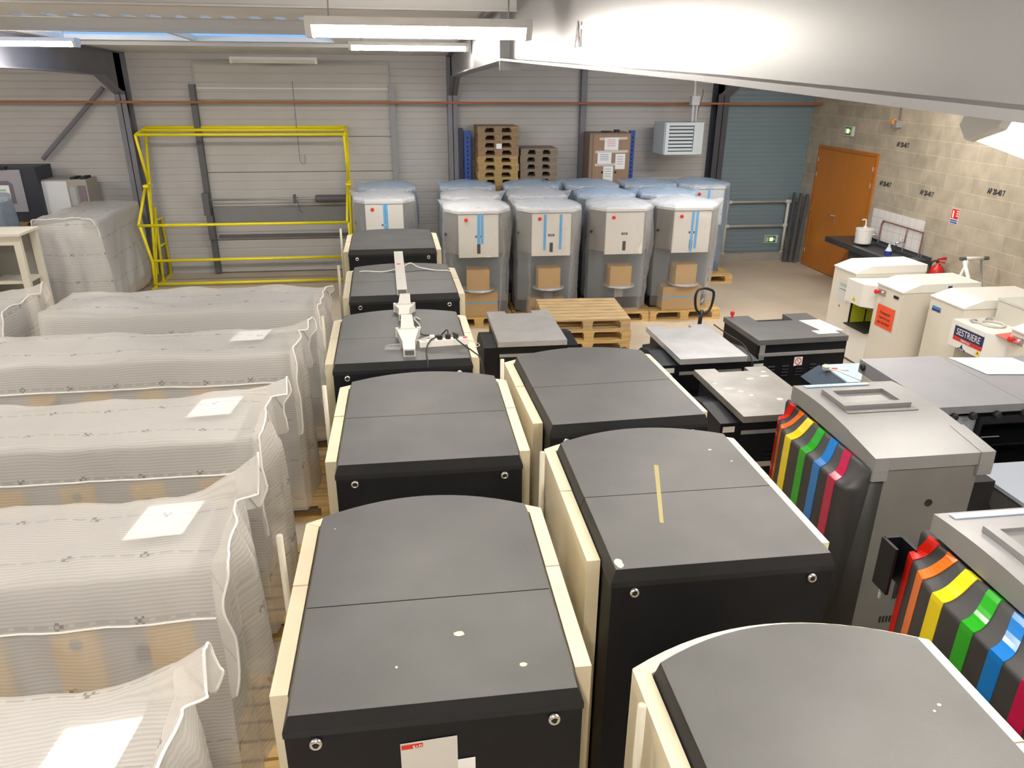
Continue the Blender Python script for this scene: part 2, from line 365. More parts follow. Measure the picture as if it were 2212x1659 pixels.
# orange gas pipe along the back wall
bm = B(); cyl(bm, (LX + .3, CY - .33, 2.79), (RX - .02, CY - .33, 2.79), .019, 10)
for x in (-7, -2.8, -.1, 2.2, 4.3, 6.6): box(bm, x - .012, x + .012, CY - .33, CY - .001, 2.775, 2.79)
tag(link('gas_pipe', bm, mat('orange_pipe_paint', (.40, .15, .06), .5)), 'thin orange pipe running along the whole back wall', 'pipe')

# ------------------------------------------------------------------ luminaires
HOUS = mat('white_luminaire_housing', (.8, .8, .8), .4)
LENS = mat('lit_tube', (1.0, .93, .84), .4, emit=TUBE); LENSO = mat('unlit_tube', (.62, .62, .56), .4)
def luminaire(x, y, z, label, L=1.28, lit=True, rz=0, ry=0, drop=None):
    t = thing('ceiling_light', label, 'ceiling light', (x, y, z), rz); t.rotation_euler[1] = ry
    bm = B(); prism_x(bm, [(-.07, .05), (.07, .05), (.085, .012), (-.085, .012)], -L/2, L/2); link('housing', bm, HOUS, t, bevel=.004)
    bm = B(); prism_x(bm, [(-.075, .011), (.075, .011), (.05, -.035), (-.05, -.035)], -L/2 + .03, L/2 - .03); link('tube_cover', bm, LENS if lit else LENSO, t, bevel=.006)
    for s in (-1, 1):
        bm = B(); prism_x(bm, [(-.085, .012), (.085, .012), (.055, -.04), (-.055, -.04)], s * (L/2) - (.03 if s > 0 else 0), s * (L/2) + (0 if s > 0 else .03)); link('end_cap', bm, HOUS, t, bevel=.004)
    if drop:
        for s in (-.4, .4):
            bm = B(); cyl(bm, (s * L, 0, .05), (s * L, 0, drop), .004, 6); link('hanger', bm, STEEL, t)
    return t
luminaire(.098, 4.0, 3.365, 'lit strip light, the largest one, hanging above the middle row of machines', 1.075, drop=roof(4.0) - 3.365)
luminaire(.09, 9.2, 3.475, 'lit strip light behind and below the largest strip light', 1.32, drop=roof(9.2) - 3.475)
luminaire(-4.05, 9.2, 3.475, 'lit strip light at the far left, cut by the photo edge', 1.32, drop=roof(9.2) - 3.475)
luminaire(-1.88, 12.45, 3.385, 'unlit strip light above the big dock door', 1.26, False, drop=roof(12.45) - 3.385)
luminaire(2.13, 2.0, 2.89, 'glaring strip light beneath the steel beam at the upper right corner', 1.1, ry=math.radians(17), drop=.45).rotation_euler[0] = math.radians(-22)
# unseen strip lights added as fill to brighten and even out the hall
for x, y in ((-4.0, 4.4), (-3.2, .9), (4.4, 5.1), (4.2, 9.2), (4.6, 1.0), (-7.4, 4.4), (-7.4, 9.2), (2.5, 5.6), (6.0, 8.8)):
    luminaire(x, y, roof(y) - .22, 'added unseen strip light for fill, hung from the roof deck beyond the view', 1.32, drop=.22)['group'] = 'unseen strip lights added as fill'

luminaire(-.22, .28, 3.335, 'added unseen strip light for fill, hung from the roof deck beyond the view', 1.30, rz=PI/2, drop=.10)['group'] = 'unseen strip lights added as fill'  # unseen lamp added and turned sideways to brighten the rafter's near end

# ------------------------------------------------------------------ pallets
def pallet_bms(wd, dp, ht):
    """front along x, origin at the front centre on the floor: deck, blocks, skids"""
    b1 = B(); n = 7; g = .02; bw = (dp - g * (n - 1)) / n
    for i in range(n):
        y = i * (bw + g); box(b1, -wd/2, wd/2, y, y + bw, ht - .022, ht)
    for x in (-wd/2, -.07, wd/2 - .14): box(b1, x, x + .14, 0, dp, ht - .044, ht - .0225)
    b3 = B()
    for y in (0, dp/2 - .05, dp - .1): box(b3, -wd/2, wd/2, y, y + .1, 0, .0215)
    return b1, b3
PROTO = {}
def pallet(label, x, y, z, wd=.92, dp=.9, ht=.144, m=None, rz=0, group=None):
    m = m or PINE; key = (wd, dp, ht, m.name)
    if key not in PROTO:
        t = thing('pallet', label, 'pallet', (x, y, z), rz, group)
        for nm, b in zip(('deck_boards', 'skid_boards'), pallet_bms(wd, dp, ht)): link(nm, b, m, t, bevel=.003, seg=1)
        for x in (-wd/2, -.06, wd/2 - .12):
            for y_ in (0, dp/2 - .06, dp - .12):
                bb = B(); box(bb, x, x + .12, y_, y_ + .12, .022, ht - .0445); link('spacer_block', bb, m, t)
        PROTO[key] = t; return t
    o = dup(PROTO[key], (x, y, z), rz, label, group)
    if group is None and 'group' in o: del o['group']
    return o

# ------------------------------------------------------------------ the dark-lidded dispensers in two rows
def arc_outline(hw, yf, yb, bulge, n=14):
    pts = [(-hw, yf), (hw, yf), (hw, yb)]
    for k in range(1, n):
        t = 1 - 2 * k / n; pts.append((t * hw, yb + bulge * (1 - t * t)))
    pts.append((-hw, yb)); return pts
STAINS = {}
def dispenser(cx, yf, label, wd=.92, rz=0, seam=.52, top=1.40, post=True, stain=None):
    t = thing('paint_dispenser', label, 'paint dispenser', (cx, yf, 0), rz, 'dark-lidded paint dispensers in two rows')
    hw = wd / 2; yb = 1.10
    bm = B(); prism(bm, arc_outline(hw - .004, .0, yb - .01, .13), .06, top - .075); link('body', bm, BLK, t, bevel=.006)
    for i, sx in enumerate((-1, 1)):
        for sy in (.12, .95):
            bm = B(); cyl(bm, (sx * (hw - .12), sy, 0), (sx * (hw - .12), sy, .06), .035, 12); link('foot', bm, RUBBER, t)
    # lid: two panels with a seam, bevelled at the front and the sides
    lo, hi = top - .052, top
    def lid(y0, y1, front):
        bm = B()
        if front:
            base = [(-hw, 0, top - .075), (hw, 0, top - .075), (hw, y1, top - .075), (-hw, y1, top - .075)]
            mid = [(-hw, 0, lo), (hw, 0, lo), (hw, y1, lo), (-hw, y1, lo)]
            up = [(-hw + .020, .012, hi), (hw - .020, .012, hi), (hw - .020, y1, hi), (-hw + .020, y1, hi)]
            loft(bm, [base, mid, up])
        else:
            o0 = arc_outline(hw, y0, yb, .13); o1 = arc_outline(hw - .020, y0, yb, .125)
            loft(bm, [[(x, y, top - .075) for x, y in o0], [(x, y, lo) for x, y in o0], [(x, y, hi) for x, y in o1]])
        return bm
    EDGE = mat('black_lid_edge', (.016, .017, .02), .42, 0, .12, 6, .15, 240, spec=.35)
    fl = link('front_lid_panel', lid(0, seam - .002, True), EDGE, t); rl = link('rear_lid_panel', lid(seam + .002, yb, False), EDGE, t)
    bm = B(); box(bm, -hw + .0205, hw - .0205, .0125, seam - .0025, top + .0001, top + .0012); link('dust_and_sheen_top', bm, TOPG, fl)  # dust and sheen in the grey top; bevels kept black for their shade
    bm = B(); prism(bm, arc_outline(hw - .0205, seam + .0025, yb, .1245), top + .0001, top + .0012); link('dust_and_sheen_top', bm, TOPG, rl)
    # cream casing: two doors, two cheeks running into the curved far side
    th = .056; zt = top - .05
    for s in (-1, 1):
        a, b = s * (hw + .004), s * (hw + .004 + th)
        bm = B(); box(bm, min(a, b), max(a, b), .15, .70, .05, zt); link('side_door', bm, CREAM, t, bevel=.004)
        bm = B(); box(bm, min(a, b), max(a, b), .705, yb + .03, .05, zt + .002); link('side_cheek', bm, CREAM, t, bevel=.004)
    bm = B(); n = 16; inn = []; out = []
    for k in range(n + 1):
        u = 1 - 2 * k / n
        inn.append((u * (hw + .004), yb + .005 + .135 * (1 - u * u))); out.append((u * (hw + .06), yb + .034 + .15 * (1 - u * u)))
    loft(bm, [[(x, y, .05) for x, y in inn + out[::-1]], [(x, y, zt + .003) for x, y in inn + out[::-1]]]); link('curved_shell', bm, CREAM, t)
    for s in (-1, 1):
        bm = B(); lathe(bm, (0, 0, 0), [(.021, 0), (.021, .008), (.017, .016), (.012, .017), (.010, .010), (.0, .010)], 20)
        bm.transform(Matrix.Translation((s * (hw - .095), -.001, top - .098)) @ Matrix.Rotation(PI/2, 4, 'X')); lk = link('lock', bm, CHROME, t, True)
        bm = B(); cyl(bm, (s * (hw - .095), -.012, top - .098), (s * (hw - .095), -.0185, top - .098), .008, 10); link('key_slot', bm, DARK, lk)
    if post:
        bm = B(); cyl(bm, (-hw - .12, .86, .62), (-hw - .12, .86, 1.48), .013, 14); box(bm, -hw - .125, -hw - .055, .85, .87, .64, .67); link('tube_post', bm, CREAM2, t, True)
    # dust and paint spots on the lid
    if stain:
        for (x, y, a, b) in stain:
            bm = B(); n = 14
            loft(bm, [[(x + a * math.cos(2*PI*k/n) * (.8 + .4 * random.random()), y + b * math.sin(2*PI*k/n), top + .0013 + q * .001) for k in range(n)] for q in (0, 1)])
            link('paint_spot', bm, mat('dried_paint', (.62, .60, .50), .6), t)
    return t
M1 = dispenser(.016, 1.718, 'dark-lidded cream dispenser nearest in the middle row, with a taped white card on its rear', .915, 0, .50, stain=[(.09, .30, .018, .012), (.285, .13, .012, .009), (-.12, .17, .004, .005), (-.38, 1.0, .003, .003)])
M2 = dispenser(.05, 3.268, 'dark-lidded cream dispenser second from the front in the middle row', .93, 0, .56)
M3 = dispenser(-.078, 4.695, 'dark-lidded cream dispenser carrying the white multi-socket strip', .935, .02, .52)
M4 = dispenser(-.063, 6.365, 'dark-lidded cream dispenser with a white strap across its lid', .965, .03, .5)
M5 = dispenser(-.19, 8.28, 'dark-lidded cream dispenser farthest back in the middle row, before the yellow gate', .975, .02, .5)
R1 = dispenser(1.172, 3.61, 'dark-lidded cream dispenser at the back of the right row, before the pale tray units', .925, .04, .55)
R2 = dispenser(1.172, 2.285, 'scratched dark-lidded dispenser with a yellow scrape, beside the colour-striped unit', .925, 0, .55, stain=[(.30, .93, .010, .006), (.36, .80, .006, .004), (-.42, .05, .016, .03)])
R3 = dispenser(1.195, .70, 'dark-lidded cream dispenser at the bottom right corner of the photo', .945, 0, .55, stain=[(.02, .60, .014, .007), (.33, .82, .006, .005), (.30, .80, .004, .004)])
# yellow scrape on the second of the right row
bm = B(); loft(bm, [[(-.17, .31, 1.4013), (-.155, .30, 1.4013), (-.015, .80, 1.4013), (-.035, .81, 1.4013)], [(-.17, .31, 1.4024), (-.155, .30, 1.4024), (-.015, .80, 1.4024), (-.035, .81, 1.4024)]])
link('yellow_scrape', bm, mat('yellow_scrape_paint', (.36, .31, .13), .7), R2)
# white card with red strip taped on the nearest one
cardo = sheet('taped_card', (-.115, -.003, 1.05), (.175, 0, .012), (0, 0, .21), mat('grey_white_card', (.62, .61, .57), .8), M1, .001)
st = sheet('red_strip', (-.112, -.0045, 1.236), (.066, 0, .005), (0, 0, .018), RED, cardo, .0006)
text('strip_letters', 'GVS', (-.062, -.0055, 1.249), (-1, 0, -.07), (0, -1, 0), .017, WHITE, cardo)
sheet('small_label', (.06, -.003, 1.02), (.055, 0, .004), (0, 0, .15), WHITEP, M1, .001)
# strap across the fourth machine's lid
bm = B(); pts = smooth_path([(-.50, .86, 1.36), (-.42, .92, 1.402), (-.2, .88, 1.403), (-.03, .89, 1.44), (.06, .93, 1.47), (.14, .92, 1.43), (.3, .88, 1.404), (.44, .84, 1.402), (.51, .78, 1.36)])
rings = [[tuple(p + Vector((0, -.014, 0))), tuple(p + Vector((0, .014, 0))), tuple(p + Vector((0, .014, .003))), tuple(p + Vector((0, -.014, .003)))] for p in pts]
loft(bm, rings); tag(link('strap', bm, WHITE), 'white strap tied across the lid of the machine with the long duct', 'strap').location = (-.063, 6.345, 0)

# white ducts and chutes lying along the middle row
DUCT = mat('white_duct', (.58, .565, .52), .45)
def chute(name, label, y0, y1, x0, x1, wide0, wide1, flare=None):
    t = thing(name, label, 'duct', ((x0 + x1)/2, y0, 1.402))
    dx = x1 - x0; bm = B()
    def ring(u, h, wv, zo=0): 
        x = -dx/2 + dx * u; y = (y1 - y0) * u
        return [(x - wv/2, y, zo), (x + wv/2, y, zo), (x + wv/2, y, zo + h), (x - wv/2, y, zo + h)]
    loft(bm, [ring(0, .05, wide0), ring(1, .05, wide1)]); link('duct_body', bm, DUCT, t, bevel=.004)
    return t, ring
t, ring = chute('long_duct', 'long white slotted duct lying on the fourth machine of the middle row', 6.36, 7.92, -.085, -.125, .088, .092)
bm = B()
for k in range(6): box(bm, .02 - .035, .02 + .035, -.003, .004, .006 + k * .007, .010 + k * .007)
link('end_grille', bm, RAIL, t)
sheet('red_tag', (-.035, .95, .0502), (.04, 0, 0), (0, .04, 0), RED, t, .001)
def funnel(label, y0, ym, y1, xa, xb):
    t = thing('white_funnel', label, 'funnel', (xa, y0, 1.402)); bm = B()
    r = lambda y, w_, z0, z1: [(-w_/2 + (xb - xa) * (y - y0)/(y1 - y0), y - y0, z0), (w_/2 + (xb - xa) * (y - y0)/(y1 - y0), y - y0, z0), (w_/2 + (xb - xa) * (y - y0)/(y1 - y0), y - y0, z1), (-w_/2 + (xb - xa) * (y - y0)/(y1 - y0), y - y0, z1)]
    loft(bm, [r(y0, .082, 0, .055), r(y0 + .16, .085, 0, .055), r(ym, .155, 0, .062), r(ym + .004, .155, 0, .064)]); link('funnel_mouth', bm, DUCT, t)
    bm = B(); loft(bm, [r(ym + .005, .175, -.001, .068), r(ym + .04, .175, -.001, .068)]); link('flange', bm, DUCT, t, bevel=.003)
    bm = B(); loft(bm, [r(ym + .042, .10, 0, .055), r(y1, .085, 0, .055)]); link('duct_neck', bm, DUCT, t, bevel=.003)
    bm = B(); loft(bm, [r(y0 - .003, .062, .012, .045), r(y0 + .004, .062, .012, .045)]); link('opening', bm, RAIL, t)
    for s in (-.06, .06):
        bm = B(); cyl(bm, (s + (xb - xa) * .4, ym - y0 + .02, .068), (s + (xb - xa) * .4, ym - y0 + .02, .073), .007, 8); link('screw', bm, RAIL, t)
    return t
funnel('white funnel duct farther from the camera, between third and fourth machines', 5.60, 5.84, 6.2, -.07, -.06)
funnel('white funnel duct nearer the camera beside the socket strip', 4.78, 5.19, 5.585, -.035, -.05)
# multi-socket strip with plugs and leads
t = thing('socket_strip', 'white multi-socket strip lying on the third machine of the middle row', 'socket strip', (.21, 5.0, 1.402), .10)
bm = B(); box(bm, -.175, .175, -.028, .028, 0, .042); link('strip_body', bm, mat('white_plastic', (.84, .82, .78), .35), t, bevel=.006)
for k in range(5):
    bm = B(); lathe(bm, (-.14 + k * .057, 0, .0425), [(.021, 0), (.021, .002), (.017, .001)], 16); link('socket', bm, CREAM2, t)
bm = B(); box(bm, .135, .165, -.012, .012, .042, .05); link('switch', bm, RED, t, bevel=.003)
for k, x in enumerate((-.085, -.03, .028, .085)):
    b2 = B(); cyl(b2, (x, 0, .046), (x, 0, .075), .019, 14)
    p = link('plug', b2, WHITE if k == 0 else RUBBER, t, bevel=.004); p['label'] = 'white plug' if k == 0 else 'black plug'
bm = B(); tube(bm, smooth_path([(-.09, 0, .07), (-.20, .03, .03), (-.21, .09, .01), (-.16, .25, .008), (-.12, .42, .01), (-.14, .62, .01), (-.12, .66, .01), (-.1, .6, .01)]), .006, 8); link('white_lead', bm, CABLEG, t, True)
bm = B(); tube(bm, smooth_path([(-.03, 0, .07), (-.10, -.03, .05), (-.14, -.10, .01), (-.16, -.32, .008), (-.165, -.36, -.03)]), .005, 8); link('black_lead', bm, RUBBER, t, True)
bm = B(); tube(bm, smooth_path([(.03, 0, .07), (.03, .06, .09), (-.01, .15, .02), (-.08, .20, .01), (-.13, .24, .01), (-.15, .36, .01), (-.15, .5, .01)]), .005, 8); link('black_lead', bm, RUBBER, t, True)
bm = B(); tube(bm, smooth_path([(.085, 0, .07), (.06, -.02, .09), (.09, -.09, .05), (.17, -.22, .01), (.19, -.34, .006), (.21, -.40, -.10)]), .005, 8); link('black_lead', bm, RUBBER, t, True)
bm = B(); tube(bm, smooth_path([(.175, 0, .02), (.22, -.02, .01), (.24, -.08, .006), (.20, -.12, .006)]), .0025, 6); link('thin_lead', bm, CABLEG, t, True)
bm = B(); loft(bm, [[(-.06, -.02, 0), (.05, -.03, 0), (.07, .02, .0), (-.04, .035, 0)], [(-.05, -.015, .03), (.05, -.02, .035), (.065, .02, .03), (-.03, .03, .02)]])
o = link('plastic_bag', bm, FILMC); tag(o, 'small crumpled clear bag tucked under the nearer funnel duct', 'plastic bag'); o.location = (-.15, 4.96, 1.402)

# ------------------------------------------------------------------ film-bagged machines on the left
def bag(label, xr, yb, depth, L, h, seed, sheet_at=None, rz=0, flare=.16, inner=None, pads=(), peak=.10, loc=None, pallet_w=None, group='machines bagged in white woven film'):
    rnd = random.Random(seed); nz = lambda x, y, z=0: noise.noise(Vector((x + seed * 7.3, y, z)))
    t = thing('bagged_machine', label, 'bagged machine', loc or (xr, yb, 0), rz, group)
    # local: right end at x=0, length towards -x; back at y=0, front at y=-depth
    zb = .145; prof = []
    sec = [(-depth - flare, zb), (-depth - flare * .72, .55), (-depth - flare * .36, .95), (-depth - .045, h - .20), (-depth - .005, h - .012), (-depth + .012, h), (-depth * .75, h + .005), (-depth * .5, h + .005), (-depth * .25, h + .005), (-.03, h), (0, h - .04), (.03, .9), (.06, .5), (.07, zb)]
    # resample the section
    acc = [0]
    for a, b in zip(sec, sec[1:]): acc.append(acc[-1] + math.hypot(b[0]-a[0], b[1]-a[1]))
    nv = 96; P = []
    for k in range(nv + 1):
        s = acc[-1] * k / nv; i = max(j for j in range(len(acc)) if acc[j] <= s + 1e-9); i = min(i, len(sec) - 2)
        q = (s - acc[i]) / (acc[i+1] - acc[i]); P.append((sec[i][0] + q * (sec[i+1][0] - sec[i][0]), sec[i][1] + q * (sec[i+1][1] - sec[i][1]), s))
    nu = int(L / .04); bm = B(); uvl = bm.loops.layers.uv.new('UVMap'); grid = []; uvs = {}
    def put(x, y, z, u, v):
        vt = bm.verts.new((x, y, z)); uvs[vt] = (u, v); return vt
    for i in range(nu + 1):
        x = -L + L * i / nu; row = []
        for (y, z, s) in P:
            topness = min(1, max(0, (z - (h - .25)) / .25)); dn = min(1, max(0, (h - z) / (h - zb)))
            sag = .034 * nz(x * 1.7, y * 2.2) + .016 * nz(x * 4 + y * 3, y * 5 - x * 2, 3) + .007 * nz(x * 11 + y * 9, y * 8 - x * 7, 6)
            if y > -.12 and z > h - .1: sag += .018 * nz(x * 2.6, 9.1)
            dz = sag * topness; dy = (1 - topness) * (.045 * nz(x * 2.2, z * 1.5, 5) + .025 * nz(x * 6 + z * 3, z * 2, 1) + .008 * nz(x * 15 + z * 8, z * 7, 2)) * (.4 + dn)
            e = max(0, 1 - (-x) / .30)                       # near the open end the film widens and lifts
            xx = x + e * e * dn * .03
            if z > h - .3 and y > -.10: dz += peak * e ** 2 * .8
            row.append(put(xx, y + dy, z + dz, x, s))
        grid.append(row)
    for a, b in zip(grid, grid[1:]):
        for k in range(nv): bm.faces.new((a[k], a[k+1], b[k+1], b[k]))
    # right end: film hanging in folds between the front and back edges
    rim = grid[-1]; cy, cz = -depth * .5, .75
    kt = max(range(nv + 1), key=lambda k: P[k][1] + (.001 if k < nv * .55 else 0)); kf = min(k for k in range(nv + 1) if P[k][1] >= h - .004); kb = max(k for k in range(nv + 1) if P[k][1] >= h - .004)
    nz_ = 26; na = 22; rows_ = []
    def at_z(z, ks_):
        best = min(ks_, key=lambda k: abs(P[k][1] - z)); return rim[best].co
    for j in range(nz_ + 1):
        z = zb + (h - zb) * j / nz_; f_ = at_z(z, range(0, kf + 1)); b_ = at_z(z, range(kb, nv + 1)); row = []
        topf = max(0, (j / nz_ - .8) / .2)
        for i in range(na + 1):
            q = i / na; p = f_.lerp(b_, q); sw = math.sin(q * PI)
            if j == nz_:
                kk = int(round(kf + (kb - kf) * q)); p = rim[kk].co.copy()
            fold = .045 * nz(q * 5.5, z * .5, 21) + .02 * nz(q * 13, z * 1.2, 22)
            row.append(put(p.x + sw * (1 - topf) * (.05 + fold * 1.6) , p.y, p.z, p.x + q * .6, z * .8))
        rows_.append(row)
    for a_, b_ in zip(rows_, rows_[1:]):
        for i in range(na): bm.faces.new((a_[i], a_[i+1], b_[i+1], b_[i]))
    # left end
    rim = grid[0]; prev = rim
    for r_ in range(1, 5):
        q = r_ / 4; row = [put(vt.co.x - .03 * math.sin(q * PI), vt.co.y + (cy - vt.co.y) * q * .98, vt.co.z + (cz - vt.co.z) * q * .98, vt.co.x - q * .4, uvs[vt][1]) for vt in rim]
        for k in range(nv): bm.faces.new((prev[k+1], prev[k], row[k], row[k+1]))
        prev = row
    for f in bm.faces:
        for lp in f.loops: lp[uvl].uv = uvs[lp.vert]
    me = bpy.data.meshes.new('film_bag'); rimc = [v.co.copy() for v in grid[-1]]; ks = min(range(nv // 2), key=lambda k: abs(P[k][1] - (h - .21))); mid = [grid[i][ks].co.copy() for i in range(0, nu + 1, 2)]
    bm.to_mesh(me); bm.free(); me.materials.append(FILMB)
    for p in me.polygons: p.use_smooth = True
    fo = bpy.data.objects.new('film_bag', me); C.objects.link(fo); fo.parent = t
    # welded seams: a flat fin round the right end and one along the front
    SEAM = mat('white_weld_seam', (.86, .85, .83), .5)
    rr = [c for c in rimc if c.z > .72]
    k0 = 0
    bm = B(); pts = [c + Vector((.04 + .045 * nz(c.y * 5, c.z * 5, 4) + (.06 if c.y > -.15 else 0) * (1 if c.z > h - .1 else .3), 0, .012 + (peak * .5 if c.y > -.1 and c.z > h - .1 else 0))) for c in rr if c.y < .02]
    ins = [c for c in rr if c.y < .02]
    tube(bm, smooth_path(pts, 3), .0055, 6); link('end_seam', bm, SEAM, fo, True)
    bm = B(); n = len(pts)
    a = [bm.verts.new(tuple(p)) for p in ins]; b = [bm.verts.new(tuple(p)) for p in pts]
    for i in range(n - 1): bm.faces.new((a[i], a[i+1], b[i+1], b[i]))
    uvl = bm.loops.layers.uv.new('UVMap')
    for f in bm.faces:
        for lp in f.loops: lp[uvl].uv = (lp.vert.co.y * 1.0, lp.vert.co.z + lp.vert.co.x * 2)
    fm = bpy.data.meshes.new('end_fin'); bm.to_mesh(fm); bm.free(); fm.materials.append(FILMB)
    for p in fm.polygons: p.use_smooth = True
    ff = bpy.data.objects.new('end_fin', fm); C.objects.link(ff); ff.parent = fo
    if rz == 0:
        bm = B(); tube(bm, [p + Vector((0, -.008, .0)) for p in mid], .0055, 6); link('front_seam', bm, SEAM, fo, True)
    # what shows through: grey cabinet, dark fittings, packing pads, a sheet
    bm = B(); box(bm, -L + .06, -.10, -depth + .02, -.04, .20, h - .045); link('wrapped_cabinet', bm, mat('grey_cabinet', (.37, .37, .37), .6), t, bevel=.02)
    for k in range(int(L / .33)):
        x = -.22 - k * .33 - rnd.random() * .1; z = h - .30 - rnd.random() * .10
        bm = B(); lathe(bm, (0, 0, 0), [(.032, 0), (.03, .03), (.02, .045)], 14); bm.transform(Matrix.Translation((x, -depth + .02, z)) @ Matrix.Rotation(PI/2, 4, 'X')); link('dark_fitting', bm, RAIL, t)
    for (x, wd, z0, z1) in pads:
        bm = B(); box(bm, x - wd/2, x + wd/2, -depth - .015, -depth + .02, z0, z1); link('packing_pad', bm, mat('yellow_packing_board', (.62, .40, .09), .8), t, bevel=.02)
    if sheet_at:
        x, y, wd, dp = sheet_at
        sheet('enclosed_sheet', (x, y, h - .012), (wd, .02, 0), (.03, dp, 0), mat('bright_white_paper', (.95, .95, .97), .8), t)
    return t
HB = 1.35
pads = lambda x, n=6: [(x - k * .36, .17, .70, 1.09) for k in range(n)]
bag('white film-bagged machine nearest the camera at the bottom left corner', -.80, 2.03, .50, 1.9, HB - .02, 1, (-.33, -.42, .22, .24), pads=pads(-.3, 3))
bag('white film-bagged machine second from the front on the left, label sheet on top', -.84, 3.20, .62, 2.1, HB, 2, (-.42, -.36, .24, .27), pads=pads(-.20, 4), peak=.13)
bag('white film-bagged machine third from the front on the left, deep sag in its film', -.90, 4.42, .64, 2.3, HB, 3, (-.42, -.33, .24, .26), pads=pads(-.22, 5), peak=.07)
bag('white film-bagged machine fourth from the front on the left', -.88, 5.72, .60, 2.3, HB, 4, (-.48, -.28, .24, .24), pads=pads(-.25, 5), peak=.05)
bag('white film-bagged machine farthest back on the left, whole length in view', -.83, 7.02, .74, 2.2, HB, 5, None, pads=(), peak=.0)
bag('white film-bagged machine behind the others at the left edge, only its end in view', -3.37, 7.05, .72, 1.9, HB, 6, None, peak=.06)
for k, (y, lb) in enumerate(((1.45, 'pine pallet under the bagged machine at the bottom left corner'), (2.50, 'pine pallet under the second bagged machine from the front'), (3.72, 'pine pallet under the third bagged machine from the front'), (5.05, 'pine pallet under the fourth bagged machine from the front'))):
    pallet(lb, -1.22, y, 0, 1.15, .80)
pallet('pine pallet under the farthest bagged machine on the left', -1.22, 6.22, 0, 1.15, .80)
# bubble-wrapped block beside the yellow gate
bag('tall white-wrapped machine standing behind the yellow gate at the left', 0, 0, .80, 1.72, 1.36, 9, None, rz=-PI/2, flare=.03, peak=.0, loc=(-4.20, 10.85, 0), group='single tall wrapped machine')
pallet('pine pallet under the tall wrapped machine by the gate', -4.64, 10.98, 0, .80, 1.62)

# ------------------------------------------------------------------ yellow pallet gate
t = thing('pallet_gate', 'yellow tubular up-and-over pallet gate standing before the dock door', 'pallet gate', (-2.55, 12.58, 0))
XL, XR = -1.55, 1.60
def ty(name, pts, r=.022): 
    bm = B(); tube(bm, pts, r, 10); return link(name, bm, YEL, t, True)
for x in (XL, XR):
    ty('post', [(x, -.20, 0), (x, .42, 1.18)], .026); ty('post', [(x, -.15, .04), (x, .62, 2.40)], .022)
    ty('link_arm', [(x - .01, .12, 2.32), (x - .01, .36, 1.54)]); ty('link_arm', [(x - .02, .20, 1.54), (x - .02, -.42, 1.03)]); ty('link_arm', [(x, -.42, 1.03), (x, -.15, .40), (x, -.22, .05)]); ty('link_arm', [(x, .25, 1.54), (x, .0, .16)], .02)
    ty('side_frame', smooth_path([(x, .12, 2.325), (x, .4, 2.37), (x, .64, 2.405)], 2))
    ty('rear_guard', [(x, .2, 0), (x, .36, .98), (x, .64, .97), (x, .66, 0)], .024); ty('rear_guard_rail', [(x, .30, .56), (x, .65, .55)], .018)
    bm = B(); box(bm, x - .03, x + .03, -.32, .69, 0, .012); link('base_plate', bm, YEL, t)
    bm = B(); box(bm, x - .04, x + .04, .14, .38, 1.53, 1.565); link('pivot_plate', bm, YEL, t, bevel=.004)
ty('top_rail', [(XL, .12, 2.325), (XR, .12, 2.325)], .024); ty('top_rail', [(XL, .42, 2.375), (XR, .42, 2.375)], .024); ty('top_rail', [(XL, .64, 2.405), (XR, .64, 2.405)], .024)
ty('front_rail', [(XL - .02, -.42, 1.03), (XR, -.42, 1.03)], .022); ty('front_rail', [(XL, -.15, .42), (XR, -.15, .42)], .022); ty('front_rail', [(XL, -.2, .05), (XR, -.2, .05)], .022)

